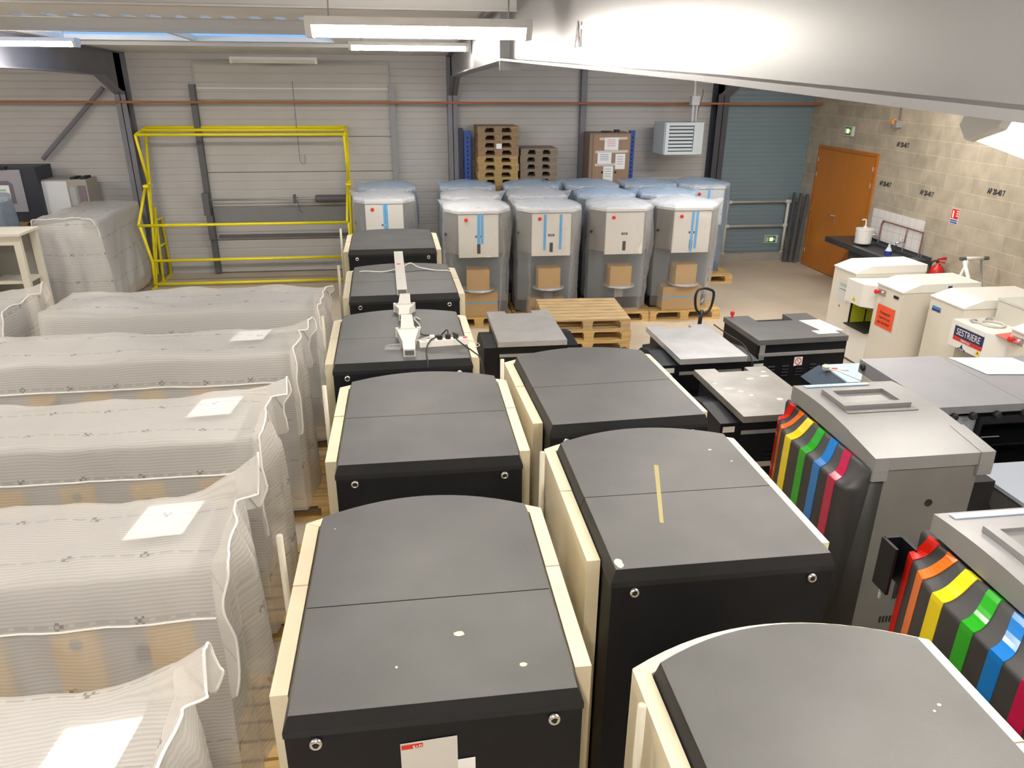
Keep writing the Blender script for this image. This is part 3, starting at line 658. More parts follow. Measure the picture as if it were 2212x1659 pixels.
# ------------------------------------------------------------------ plastic-covered tinting machines on pallets
HEADF = mat('warm_white_front', (.72, .70, .66), .4, 0, .03, 3); HEADS = mat('grey_head_side', (.19, .18, .165), .5); COLM = mat('blue_grey_column', (.17, .20, .235), .5, 0, .06, 3)
HEADT = mat('white_head_lid', (.58, .59, .60), .4)
def head_outline(s=1.0, f=0.0, hw=.255, mw=.425, d=.86):
    pts = [(-hw * s, -f), (hw * s, -f), (mw * s, .20), (mw * s, .45)]
    for k in range(1, 10):
        a = PI * k / 10; pts.append((mw * s * math.cos(a), .45 + (d - .45 + f) * math.sin(a)))
    pts += [(-mw * s, .45), (-mw * s, .20)]
    return pts
def cover_mesh(seed, top, z0):
    rnd = random.Random(seed); base = head_outline(1.0, .0)
    # dense outline
    out = []
    for i in range(len(base)):
        a, b = base[i], base[(i + 1) % len(base)]
        for q in range(4): out.append((a[0] + (b[0] - a[0]) * q / 4, a[1] + (b[1] - a[1]) * q / 4))
    cx, cy = 0, .42; n = len(out); nzf = lambda a, b_, c: noise.noise(Vector((a + seed * 3.1, b_, c)))
    bm = B(); rings = []
    levels = [(z0, .98, 0.06), (.35, 1.0, .06), (.60, 1.02, .06), (.85, 1.03, .055), (1.05, 1.06, .045), (1.25, 1.06, .03), (1.42, 1.05, .022), (1.55, 1.03, .012), (top, 1.015, .008)]
    crn = [rnd.choice((2 * 4, 15 * 4, 14 * 4, 3 * 4)) % n]
    for z, s, j in levels:
        row = []
        for i, (x, y) in enumerate(out):
            k = nzf(i * .55, z * 1.3, 1) ; kk = nzf(i * 1.9, z * 2.0, 4)
            ss = s + j * (k * 1.5 + kk * .9)
            front = abs(x) < .24 and y < .1
            px, py = cx + (x - cx) * ss, cy + (y - cy) * ss
            if front: py = min(py, -.012 - .03 * abs(k)) if z > .95 else py
            row.append((px, py, z + (.02 * kk if z < top and z > z0 else 0)))
        rings.append(row)
    for q, hgt in ((.80, .022), (.5, .045), (.2, .06), (.02, .062)):
        row = []
        for i, (x, y) in enumerate(out):
            k = nzf(i * .5 * q, q * 3, 7)
            row.append((cx + (x - cx) * q, cy + (y - cy) * q, top + hgt + .014 * k + .012 * nzf(x * q * 6, y * q * 6, 2)))
        rings.append(row)
    # a gathered corner that stands up
    vs = [[bm.verts.new(p) for p in r] for r in rings]
    c = rnd.randrange(n)
    side = rnd.choice((9, 10, 11, 50, 51, 52)) % n
    for d_ in range(-2, 3):
        v = vs[8][(side + d_) % n]; w_ = (1 - abs(d_) / 3) * .11
        v.co += Vector(((v.co.x - cx) * w_ * 1.6, (v.co.y - cy) * w_ * 1.0, w_ * .55))
    for a, b in zip(vs, vs[1:]):
        for i in range(n):
            j = (i + 1) % n; bm.faces.new((a[i], a[j], b[j], b[i]))
    bm.faces.new(vs[-1])
    bmesh.ops.subdivide_edges(bm, edges=[e for e in bm.edges if e.calc_length() > .05], cuts=1, use_grid_fill=True)
    for v in bm.verts:
        v.co += Vector((nzf(v.co.x * 14, v.co.z * 9, 11), nzf(v.co.y * 14, v.co.z * 9, 13), .3 * nzf(v.co.x * 12, v.co.y * 12, 17))) * .011
    return bm
def tinter(x, y, label, seed, tapes=(), rz=0, zp=.144, full=True, film=None):
    t = thing('covered_tinting_machine', label, 'covered tinting machine', (x, y, 0), rz, 'tinting machines under clear film')
    top = 1.60
    bm = B(); prism(bm, head_outline(), 1.02, top - .055); hd = link('head', bm, HEADS, t, bevel=.006)
    bm = B(); prism(bm, [(-.257, -.012), (.257, -.012), (.262, .006), (-.262, .006)], .985, top - .06); link('front_panel', bm, HEADF, t, bevel=.006)
    bm = B(); o1 = head_outline(1.02, .02); o2 = head_outline(.94, -.03); loft(bm, [[(a, b, top - .05) for a, b in o1], [(a, b, top - .015) for a, b in o1], [(a, b, top + .01) for a, b in o2]]); link('lid', bm, HEADT, t)
    bm = B(); lathe(bm, (0, 0, 0), [(.024, 0), (.024, .012), (.016, .018)], 18); bm.transform(Matrix.Translation((-.16, -.013, top - .125)) @ Matrix.Rotation(PI/2, 4, 'X')); link('red_button', bm, RED, t)
    if full:
        bm = B(); box(bm, -.022, .022, -.0145, -.012, 1.035, 1.16); link('level_slot', bm, DARK, t)
        pl = sheet('name_plate', (-.045, -.0125, 1.245), (.085, 0, 0), (0, 0, .028), NAVY, t, .001); text('plate_letters', 'DOSE', (-.003, -.0138, 1.259), (1, 0, 0), (0, -1, 0), .02, WHITE, pl)
        bm = B(); box(bm, -.40, .40, .30, .80, zp + .03, 1.015); link('column', bm, COLM, t, bevel=.012)
        bm = B(); box(bm, -.42, .42, .28, .84, zp, zp + .16); link('plinth', bm, DARK, t)
        bm = B(); box(bm, -.06, .06, .10, .30, .36, .52); lathe(bm, (0, .13, .52), [(.0, 0), (.215, 0), (.22, .012), (.215, .022), (0, .022)], 28); link('can_platform', bm, STEEL, t)
        bm = B(); box(bm, -.426, -.40, .14, .2, 1.25, 1.28); link('side_latch', bm, DARK, t)
    for k, (tx, z0, z1) in enumerate(tapes):
        bm = B(); loft(bm, [[(tx - .017, -.0165, z0), (tx + .017, -.0165, z0), (tx + .017, -.014, z0), (tx - .017, -.014, z0)], [(tx - .015, -.0165, z1), (tx + .019, -.0165, z1), (tx + .019, -.014, z1), (tx - .015, -.014, z1)], [(tx - .015, .06, top + .012), (tx + .019, .06, top + .012), (tx + .019, .06, top + .010), (tx - .015, .06, top + .010)]] if z1 > 1.5 else [[(tx - .017, -.0165, z0), (tx + .017, -.0165, z0), (tx + .017, -.014, z0), (tx - .017, -.014, z0)], [(tx - .017, -.0165, z1), (tx + .017, -.0165, z1), (tx + .017, -.014, z1), (tx - .017, -.014, z1)]])
        link('blue_tape', bm, BLUET, t)
    link('film_cover', cover_mesh(seed, top + .015, zp + .05), film or FILMC, t, True)
    return t
def carton(label, x, y, z, wx, wy, h, m=CARD, tape=False, rz=0):
    t = thing('carton', label, 'carton', (x, y, z), rz)
    bm = B(); box(bm, -wx/2, wx/2, 0, wy, 0, h); link('carton_body', bm, m, t, bevel=.004)
    bm = B(); box(bm, -wx/2 - .0008, wx/2 + .0008, wy/2 - .025, wy/2 + .025, h - .05, h + .0008); link('packing_tape', bm, mat('tan_tape', (.58, .42, .22), .4), t)
    if tape:
        bm = B(); box(bm, -wx/2 - .001, wx/2 + .001, -.001, wy + .001, h * .55, h * .55 + .018); link('blue_strap', bm, BLUET, t)
    return t
RY = 9.62
row1 = [(.89, 'left end', ((-.0, 1.16, 1.56), (.045, 1.16, 1.56))), (1.85, 'second from the left', ((-.09, 1.06, 1.52), (.12, 1.07, 1.52))), (2.84, 'second from the right', ()), (3.77, 'right end', ((-.0, 1.0, 1.56), (.06, 1.04, 1.56)))]
for k, (x, pos, tp) in enumerate(row1):
    extra = ['two close blue tapes', 'two separate blue tapes', 'no blue tape', 'two slanting blue tapes'][k]
    tinter(x, RY, 'film-covered tinting machine, %s of the front row, %s' % (pos, extra), 20 + k, tp)
    w_ = .94 if k < 3 else 1.06
    pallet('pine pallet under the covered machine, %s of the front row' % pos, x + (.04 if k == 3 else 0), RY + .06, 0, w_, .95)
    carton('carton on the can platform of the covered machine, %s of front row' % pos, x - .01, RY + .01, .543, .30, .22, .27, rz=.03 * (k - 1))
    if k != 2: carton('%s carton on the pallet, covered machine %s of the front row' % ('blue-strapped' if k != 1 else 'low', pos), x - .02, RY + .075, .145, .56 if k != 1 else .5, .22, .34 if k != 1 else .22, CARD, k != 1)
for k, (x, lb) in enumerate(((.90, 'directly behind the two-close-tapes machine'), (1.87, 'behind the machine with two separate tapes'), (2.89, 'behind the machine without tape'), (3.84, 'before the rearmost right one'))):
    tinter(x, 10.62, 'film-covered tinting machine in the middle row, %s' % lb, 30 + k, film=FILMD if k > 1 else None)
    pallet('pine pallet in the middle row, %s' % lb, x, 10.68, 0, .92, .92)
for k, (x, lb) in enumerate(((.93, 'at its left end, before the grey column'), (1.94, 'before the tall pallet stack'), (2.92, 'before the low pallet stack and the brown cabinet'), (3.88, 'before the brown papered cabinet'), (4.78, 'at its right end, one blue tape showing'))):
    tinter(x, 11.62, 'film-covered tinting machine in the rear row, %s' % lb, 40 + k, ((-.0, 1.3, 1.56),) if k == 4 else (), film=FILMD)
    pallet('pine pallet in the rear row, %s' % lb, x + (.06 if k == 4 else 0), 11.60, 0, .92 if k < 4 else 1.0, .92)
tinter(-.33, 10.58, 'film-covered tinting machine by the yellow gate, single blue tape on its front', 51, ((.0, 1.0, 1.56), (.03, 1.1, 1.56)))
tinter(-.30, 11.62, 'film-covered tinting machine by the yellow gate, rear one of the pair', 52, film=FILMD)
pallet('pine pallet under the front machine of the pair by the gate', -.33, 10.64, 0, .92, .92); pallet('pine pallet under the rear machine of the pair by the gate', -.30, 11.66, 0, .92, .9)
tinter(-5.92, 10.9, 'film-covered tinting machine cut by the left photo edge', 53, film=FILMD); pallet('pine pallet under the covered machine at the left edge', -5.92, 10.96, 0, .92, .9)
# empty pallets in front of the covered rows
for k in range(3):
    pallet(['lowest of the three empty pallets stacked before the covered machines', 'middle one of the three empty stacked pallets', 'topmost empty pallet, weathered boards, before the covered machines'][k], 2.13 + (.0, .01, -.01)[k], 8.50, k * .146, 1.06, .95, m=PINE if k < 2 else wood_mat('weathered_pine', (.50, .36, .19)), rz=-.05)

# ------------------------------------------------------------------ hand pallet truck
t = thing('hand_pallet_truck', 'black hand pallet truck with looped handle standing beside the empty pallets', 'pallet truck', (3.02, 7.25, 0), .25)
TR = mat('black_truck_paint', (.015, .015, .017), .4)
bm = B(); tube(bm, [(0, 0, .18), (0, -.02, .78), (0, -.03, .90)], .022, 10); link('drawbar', bm, TR, t, True)
bm = B(); tube(bm, smooth_path([(0, -.03, .86), (-.07, -.03, .92), (-.10, -.035, 1.04), (-.085, -.04, 1.12), (-.03, -.045, 1.145), (.05, -.045, 1.13), (.12, -.04, 1.09), (.125, -.035, .99), (.10, -.03, .90), (.05, -.03, .87), (0, -.03, .86)], 5), .014, 8); link('loop_handle', bm, TR, t, True)
bm = B(); tube(bm, smooth_path([(0, -.045, 1.03), (-.02, -.06, 1.03), (-.045, -.06, 1.0)]), .006, 6); link('release_lever', bm, STEEL, t, True)
bm = B(); box(bm, -.13, .13, .02, .16, .08, .34); link('pump_housing', bm, TR, t, bevel=.02)
for s in (-.2, .2):
    bm = B(); box(bm, s - .075, s + .075, .16, 1.25, .05, .085); link('fork', bm, TR, t, bevel=.008)
bm = B(); cyl(bm, (-.07, .05, .09), (.07, .05, .09), .09, 18); link('steer_wheel', bm, RUBBER, t)

# ------------------------------------------------------------------ small floor units with tray tops
def tray_unit(label, x, y, rz, wd, dp, zt, traym, bodym, tray_w, tray_d, notch=True, ty0=-.06, louvers=0, curved=True, nd=.09):
    t = thing('floor_unit', label, 'floor unit', (x, y, 0), rz)
    prof = [(0, .05), (0, zt - .06), (dp * .42, zt - .045), (dp * .66, zt - .085), (dp * .84, zt - .19), (dp * .95, zt - .36), (dp, zt - .55), (dp, .05)] if curved else [(0, .05), (0, zt - .03), (dp, zt - .03), (dp, .05)]
    # rounder back
    bm = B(); prism_x(bm, prof, -wd/2, wd/2); b = link('body', bm, bodym, t, bevel=.008)
    tw = tray_w / 2; a = ty0; c = ty0 + tray_d; nw = tw * .42
    poly = [(-tw, a), (tw, a), (tw, c), (nw, c), (nw, c - tray_d * nd), (-nw, c - tray_d * nd), (-nw, c), (-tw, c)] if notch else [(-tw, a), (tw, a), (tw, c), (-tw, c)]
    bm = B(); prism(bm, poly, zt - .035, zt + .015); link('tray_lid', bm, traym, t, bevel=.005)
    bm = B(); box(bm, -tw + .01, tw - .01, a + .05, c - tray_d * (nd + .03), zt - .30, zt - .0355); link('tray_box', bm, bodym, t)
    bm = B(); box(bm, -tw + .02, tw - .02, -.014, -.001, zt - .15, zt - .12); link('front_handle_strip', bm, STEEL, t, bevel=.003)
    if louvers:
        for k in range(louvers):
            for q in range(4):
                bm = B(); x0 = -wd/2 + .13 + k * (wd - .2) / louvers
                loft(bm, [[(x0, -.001, zt - .27 - q * .032), (x0 + .075, -.001, zt - .27 - q * .032), (x0 + .075, -.001, zt - .255 - q * .032), (x0, -.001, zt - .255 - q * .032)], [(x0 + .006, -.012, zt - .268 - q * .032), (x0 + .069, -.012, zt - .268 - q * .032), (x0 + .069, -.010, zt - .262 - q * .032), (x0 + .006, -.010, zt - .262 - q * .032)]]); link('louver', bm, bodym, t)
    for s in (-1, 1):
        for yy in (.08, dp - .08):
            bm = B(); cyl(bm, (s * (wd/2 - .08), yy, 0), (s * (wd/2 - .08), yy, .05), .03, 12); link('foot', bm, RUBBER, t)
    return t
BODYG = mat('grey_satin_body', (.13, .13, .135), .35, .1, .12, 4)
u1 = tray_unit('small dark unit with pale grey tray top, left one beside the dispensers', 1.07, 6.38, 0, .88, .84, .93, SILVER, BLK, .64, .96)
u2 = tray_unit('small dark unit with silver-white tray top, behind the hand pallet truck side', 2.55, 5.76, .02, .90, .84, .93, mat('silver_white_tray', (.52, .52, .54), .25, .35, .1, 5), BLK, .61, .92)
u3 = tray_unit('small dark unit with worn dull tray top splashed with white paint', 2.60, 4.58, .02, .90, .84, .93, mat('worn_dull_tray', (.24, .23, .215), .35, .25, .2, 5), BLK, .62, .93, louvers=3)
for (x, y, a, b) in ((-.2, .45, .045, .012), (-.13, .38, .022, .012), (-.08, .30, .018, .014), (.06, .62, .03, .012), (.2, .66, .035, .014), (.1, .2, .022, .02), (-.26, .56, .02, .01), (.24, .75, .02, .012)):
    bm = B(); n = 12
    loft(bm, [[(x + a * math.cos(2*PI*k/n) * (.6 + .7 * random.random()), y + b * math.sin(2*PI*k/n) * (.6 + .6 * random.random()), .9452 + q * .001) for k in range(n)] for q in (0, 1)]); link('paint_splash', bm, mat('white_paint_splash', (.72, .72, .70), .6), u3)
for u, x in ((u1, .34), (u2, -.42), (u2, .40), (u3, -.43)):
    sheet('rating_label', (x, -.004, .80), (.09, 0, 0), (0, 0, .045), mat('label_grey_white', (.62, .62, .6), .6), u)
bm = B(); tube(bm, smooth_path([(.36, .80, .955), (.38, .55, .945), (.42, .30, .93), (.38, .08, .92), (.37, -.02, .88), (.375, -.03, .74)]), .006, 8); link('power_lead', bm, RUBBER, u2, True)
bm = B(); box(bm, -.30, -.02, -.006, -.001, .50, .54); link('beige_strip', bm, CREAM2, u3)
k = tray_unit('long black louvred unit with printed sheet on its lid and red button', 3.66, 6.24, .04, .92, .72, .885, BODYG, BLK, .925, .76, louvers=5, curved=False, ty0=-.01, nd=.28)
bm = B(); cyl(bm, (-.38, .73, .90), (-.38, .73, .925), .012, 12); lathe(bm, (-.38, .73, .925), [(.019, 0), (.022, .012), (.022, .03), (.016, .036)], 16); link('red_button', bm, RED, k)
ns = sheet('no_smoking_sticker', (-.065, -.004, .62), (.085, 0, 0), (0, 0, .09), WHITEP, k)
bm = B(); n = 28
loft(bm, [[(-.0225 + r * math.cos(2*PI*i/n), -.0062, .665 + r * math.sin(2*PI*i/n)) for i in range(n)] for r in (.034, .026)], cap=False); link('red_ring', bm, RED, ns)
bm = B(); loft(bm, [[(-.046, -.0064, .686), (-.042, -.0064, .690), (.001, -.0064, .645), (-.003, -.0064, .641)], [(-.046, -.0068, .686), (-.042, -.0068, .690), (.001, -.0068, .645), (-.003, -.0068, .641)]]); link('red_bar', bm, RED, ns)
sheet('steel_plate', (-.44, -.006, .70), (.055, 0, 0), (0, 0, .16), STEEL, k)
def paper(label, c, u, v, m=WHITEP, lines=0, lc=None):
    o = sheet('paper_sheet', (0, 0, 0), u, v, m, None, .0012); o.location = c; tag(o, label, 'paper')
    U, V = Vector(u), Vector(v); n = U.cross(V).normalized() * .0016
    for i in range(lines):
        q = .16 + .66 * i / max(1, lines - 1); bm = B()
        p0 = U * .12 + V * q + n; p1 = U * (.72 + .15 * ((i * 37) % 3 - 1)) + V * q + n; dv = V * .028
        bm.faces.new([bm.verts.new(tuple(p)) for p in (p0, p1, p1 + dv, p0 + dv)]); link('printed_line', bm, lc or mat('pale_print', (.50, .54, .52), .8), o)
    return o
GRN = mat('pale_green_print', (.30, .52, .36), .8)
paper('printed white sheet with green lines lying on the black louvred unit', (3.94, 6.40, .9012), (.22, .01, 0), (-.06, .36, 0), lines=5, lc=GRN)
paper('plain white sheet under the printed one on the black louvred unit', (3.86, 6.33, .9), (.22, .01, 0), (-.02, .1, 0))
# low black unit with a pale blue top, tools lying on it
t = thing('glass_topped_unit', 'low black unit with pale blue top beside the no-smoking sticker', 'floor unit', (3.78, 5.32, 0))
bm = B(); prism_y(bm, [(-.36, .02), (-.36, .70), (-.20, .80), (.36, .80), (.36, .02)], 0, .44); link('body', bm, BLK, t, bevel=.006)
bm = B(); box(bm, -.19, .36, .01, .43, .8005, .815); link('pale_blue_top', bm, mat('pale_blue_glass', (.48, .62, .68), .15), t, bevel=.003)
bm = B(); box(bm, -.17, .37, -.012, -.001, .765, .80); link('front_edge', bm, mat('pale_edge', (.50, .60, .64), .3), t)
bm = B(); loft(bm, [[(-.365, -.01, .70), (-.365, .45, .70), (-.205, .45, .80), (-.205, -.01, .80)], [(-.368, -.01, .704), (-.368, .45, .704), (-.208, .45, .806), (-.208, -.01, .806)]]); link('sloping_side_glass', bm, mat('dark_glass', (.06, .07, .08), .08), t)
t = thing('white_tool', 'small white tool lying on the low pale-blue-topped unit', 'tool', (3.58, 5.62, .816), -.2)
bm = B(); box(bm, -.05, .16, -.02, .02, 0, .012); link('tool_bar', bm, WHITE, t, bevel=.003)
bm = B(); lathe(bm, (-.03, 0, .012), [(.03, 0), (.032, .02), (.018, .034)], 12); link('tool_head', bm, CABLEG, t)
bm = B(); box(bm, .02, .07, -.01, .01, .012, .018); link('red_mark', bm, RED, t)
bm = B(); cyl(bm, (3.64, 5.58, .822), (3.72, 5.33, .822), .006, 8); tag(link('white_stick', bm, WHITE), 'thin white stick lying across the low pale-blue-topped unit', 'stick')

# ------------------------------------------------------------------ large grey lidded unit at the right edge
t = thing('grey_cabinet', 'wide grey flat-lidded unit at the right edge with black knobs under its lid', 'cabinet', (3.46, 4.12, 0))
LID = mat('blue_grey_lid', (.235, .24, .265), .45, 0, .06, 4)
bm = B(); prism_x(bm, [(0, 1.07), (0, 1.125), (.92, 1.135), (.92, 1.03), (.86, 1.03)], 0, .66); link('lid_panel', bm, LID, t, bevel=.003)
bm = B(); prism_x(bm, [(0, 1.07), (0, 1.125), (.84, 1.134), (.84, 1.03)], .663, 1.5); link('lid_panel', bm, LID, t, bevel=.003)
bm = B(); box(bm, .03, .06, .05, .86, .05, 1.04); link('side_panel', bm, GREYM, t)
bm = B(); box(bm, -.0, .03, .55, .86, .05, 1.03); link('pale_side_panel', bm, mat('pale_side', (.50, .47, .42), .5), t)
bm = B(); box(bm, .06, 1.5, .30, .84, .05, 1.03); link('body', bm, BLK, t)
bm = B(); box(bm, .10, .34, .03, .05, .45, 1.03); link('pale_front_panel', bm, mat('pale_front', (.34, .36, .39), .4), t)
bm = B(); box(bm, .34, .37, .0, .30, .1, 1.04); box(bm, .37, 1.5, .0, .03, .98, 1.04); box(bm, .37, 1.5, .02, .30, .60, .615); box(bm, .37, 1.5, .02, .30, .80, .81); link('black_frame', bm, BLK, t)
for x in (.13, .27, .45, .66, .9):
    bm = B(); lathe(bm, (0, 0, 0), [(.026, 0), (.028, .02), (.02, .032)], 14); bm.transform(Matrix.Translation((x, .0, 1.055)) @ Matrix.Rotation(PI/2, 4, 'X')); link('black_knob', bm, RUBBER, t)
bm = B(); lathe(bm, (0, 0, 0), [(.026, 0), (.028, .012), (.02, .02)], 14); bm.transform(Matrix.Translation((-.0, .86, 1.09)) @ Matrix.Rotation(-PI/2, 4, 'Y')); link('round_latch', bm, RUBBER, t)
for z in (.86, .70):
    bm = B(); cyl(bm, (.42, .04, z), (.56, .04, z), .004, 6); link('steel_rod', bm, STEEL, t)
paper('printed white sheet lying on the grey lidded unit at the right edge', (4.22, 4.62, 1.136), (.5, -.06, 0), (-.05, .36, .002), lines=5, lc=GRN)
# low cabinet beside the striped machine
t = thing('low_cabinet', 'low grey cabinet behind the colour-striped unit, blue-grey top', 'cabinet', (3.95, 3.05, 0))
bm = B(); box(bm, -.38, .5, 0, .8, .04, .80); link('body', bm, mat('brown_grey', (.10, .095, .09), .5), t, bevel=.006)
bm = B(); box(bm, -.39, .51, -.01, .81, .801, .825); link('top_panel', bm, mat('blue_grey_top', (.42, .47, .56), .3), t, bevel=.004)
for s in (-.3, .42):
    for yy in (.08, .72):
        bm = B(); cyl(bm, (s, yy, 0), (s, yy, .04), .03, 12); link('foot', bm, RUBBER, t)

# ------------------------------------------------------------------ colour-striped tinting units
STR = [('red', (.62, .015, .008)), ('orange', (.75, .15, .006)), ('yellow', (.72, .58, .01)), ('green', (.015, .32, .01)), ('blue', (.01, .16, .50)), ('magenta', (.40, .012, .06))]
GREYLID = mat('grey_lid_satin', (.245, .247, .252), .38, .1, .06, 4)
def striped(label, x, y, first=0):
    t = thing('striped_dispenser', label, 'striped paint dispenser', (x, y, 0))
    L, W_ = .93, .68
    # origin: near-left corner of the lid; y along the machine, x away from the coloured front
    def lidz(q): return 1.30 + .055 * math.sin(PI * min(1, q / L * .75)) 
    n = 14; prof = [(L * k / n, lidz(L * k / n)) for k in range(n + 1)]
    bm = B(); prism_x(bm, [(0, 1.225)] + prof + [(L, 1.25)], -.005, W_); link('lid', bm, GREYLID, t)
    for xs in ((-.012, .075), (W_ - .075, W_ + .01)):
        bm = B(); prism_x(bm, [(-.008, 1.225)] + [(a - .004 if a == 0 else a, b + .003) for a, b in prof[:5]] + [(prof[4][0], 1.25)], *xs); link('lid_corner', bm, GREYLID, t)
        bm = B(); box(bm, xs[0], xs[1], -.008, .07, 1.165, 1.224); link('corner_drop', bm, GREYLID, t)
    # raised screen bezel with a sunken screen, and a pale strip at the far end
    zz = lambda q: lidz(q) + .002
    bz = [(.09, .40), (.60, .40), (.60, .76), (.09, .76)]
    bm = B(); a, b = .10, .56; 
    def slab(x0, x1, y0, y1, h0, h1): loft(bm, [[(x0, y0, zz(y0) + h0), (x1, y0, zz(y0) + h0), (x1, y1, zz(y1) + h0), (x0, y1, zz(y1) + h0)], [(x0, y0, zz(y0) + h1), (x1, y0, zz(y0) + h1), (x1, y1, zz(y1) + h1), (x0, y1, zz(y1) + h1)]])
    slab(.09, .52, .50, .54, 0, .028); slab(.09, .52, .72, .755, 0, .028); slab(.09, .14, .54, .72, 0, .028); slab(.47, .52, .54, .72, 0, .028); link('screen_bezel', bm, GREYLID, t)
    bm = B(); slab(.14, .47, .54, .72, 0, .008); link('screen', bm, mat('dull_screen', (.16, .16, .16), .3), t)
    bm = B(); slab(.09, .54, .455, .498, .0, .003); link('bezel_recess', bm, GREYM, t)
    bm = B(); slab(.05, .48, .865, .905, .0, .006); link('pale_strip', bm, mat('pale_blue_strip', (.45, .58, .75), .3), t)
    bm = B(); box(bm, .07, W_ - .06, .008, L - .03, .05, 1.235); link('side_cabinet', bm, mat('dark_grey_side_cabinet', (.165, .165, .158), .5, 0, .08, 3, .15, 240), t)
    bm = B(); lathe(bm, (0, 0, 0), [(.022, 0), (.022, .004), (.012, .003), (.0, .001)], 16); bm.transform(Matrix.Translation((.37, .008, 1.0)) @ Matrix.Rotation(PI/2, 4, 'X')); link('side_hole', bm, DARK, t)
    bm = B()
    for k in range(12): box(bm, .24 + k * .021, .251 + k * .021, .0055, .009, .19, .235)
    link('vent_slots', bm, DARK, t)
    bm = B(); box(bm, .29, .40, .005, .009, .36, .47); pn = link('socket_panel', bm, GREYD, t)
    bm = B(); box(bm, .31, .38, .003, .0052, .39, .44); link('socket', bm, DARK, pn)
    # bulging dark front facing the aisle, its far corner rounded away
    n = 8; band = [(.0, 1.225), (-.03, 1.24)]
    for k in range(n + 1):
        q = k / n; band.append((-.045 - .112 * q, 1.222 - .092 * q - .022 * math.sin(PI * q)))
    band += [(-.160, 1.105), (-.165, .6), (-.16, .06)]
    full = band + [(.069, .06), (.069, 1.222)]
    KN = [(.005, .075), (.02, .03), (.05, .006), (.08, 0), (.66, 0), (.76, .025), (.88, .075), (.97, .12)]
    def inset(y_):
        for (a, ia), (b, ib) in zip(KN, KN[1:]):
            if y_ <= b: return ia + (ib - ia) * max(0, (y_ - a)) / (b - a)
        return KN[-1][1]
    def surf(px, pz, y_):
        i_ = inset(y_)
        if px > -.02: return (px, y_, pz)
        return (min(px + i_, -.012), y_, pz - (i_ * .25 if pz > .9 else 0))
    bm = B(); ysl = [.005, .02, .05, .08, .2, .4, .66, .71, .76, .82, .88, .97]
    loft(bm, [[surf(px, pz, y_) for px, pz in full] for y_ in ysl]); link('front_shell', bm, GREYD, t, True)
    yt = (.885, .755, .62, .485, .345, .205); lean = (.06, .03, .0, -.045, -.065, -.085)
    for k, (nm, col) in enumerate(STR):
        hw = .035; bm = B(); rows = []
        for i, (px, pz) in enumerate(band):
            q = max(0, min(1, (1.235 - pz) / .105)); yc = yt[k] + lean[k] * q
            ring = []
            for y_, o_ in ((yc - hw, .003), (yc + hw, .003), (yc + hw, -.003), (yc - hw, -.003)):
                p = surf(px, pz, y_); ring.append((p[0] - o_, p[1], p[2] + o_))
            rows.append(ring)
        loft(bm, rows); link('%s_stripe' % nm, bm, mat('glossy_%s' % nm, col, .16), t)
    bm = B(); box(bm, W_ - .06, W_ + .16, .10, L - .1, .06, 1.05); prism_y(bm, [(W_ + .16, .06), (W_ + .16, .95), (W_ + .24, .8), (W_ + .24, .06)], .14, L - .14); link('rear_housing', bm, BLK, t)
    return t
T1 = striped('colour-striped dispenser with grey lid, whole side panel in view', 2.40, 3.19)
T2 = striped('colour-striped dispenser at the right edge, nearer the camera, lower stripes wide', 2.30, 1.67)
bm = B(); box(bm, -.02, .0, .93, 1.09, .88, 1.12); box(bm, -.10, -.02, 1.075, 1.09, .88, 1.12); box(bm, -.11, -.095, .98, 1.09, .86, 1.12); link('corner_bracket', bm, BLK, T2, bevel=.004)
bm = B(); tube(bm, smooth_path([(.04, .935, 1.0), (.03, 1.05, 1.0), (.02, 1.12, .90), (.0, 1.15, .78), (.0, 1.15, .70)]), .008, 8); link('grey_lead', bm, CABLEG, T2, True)

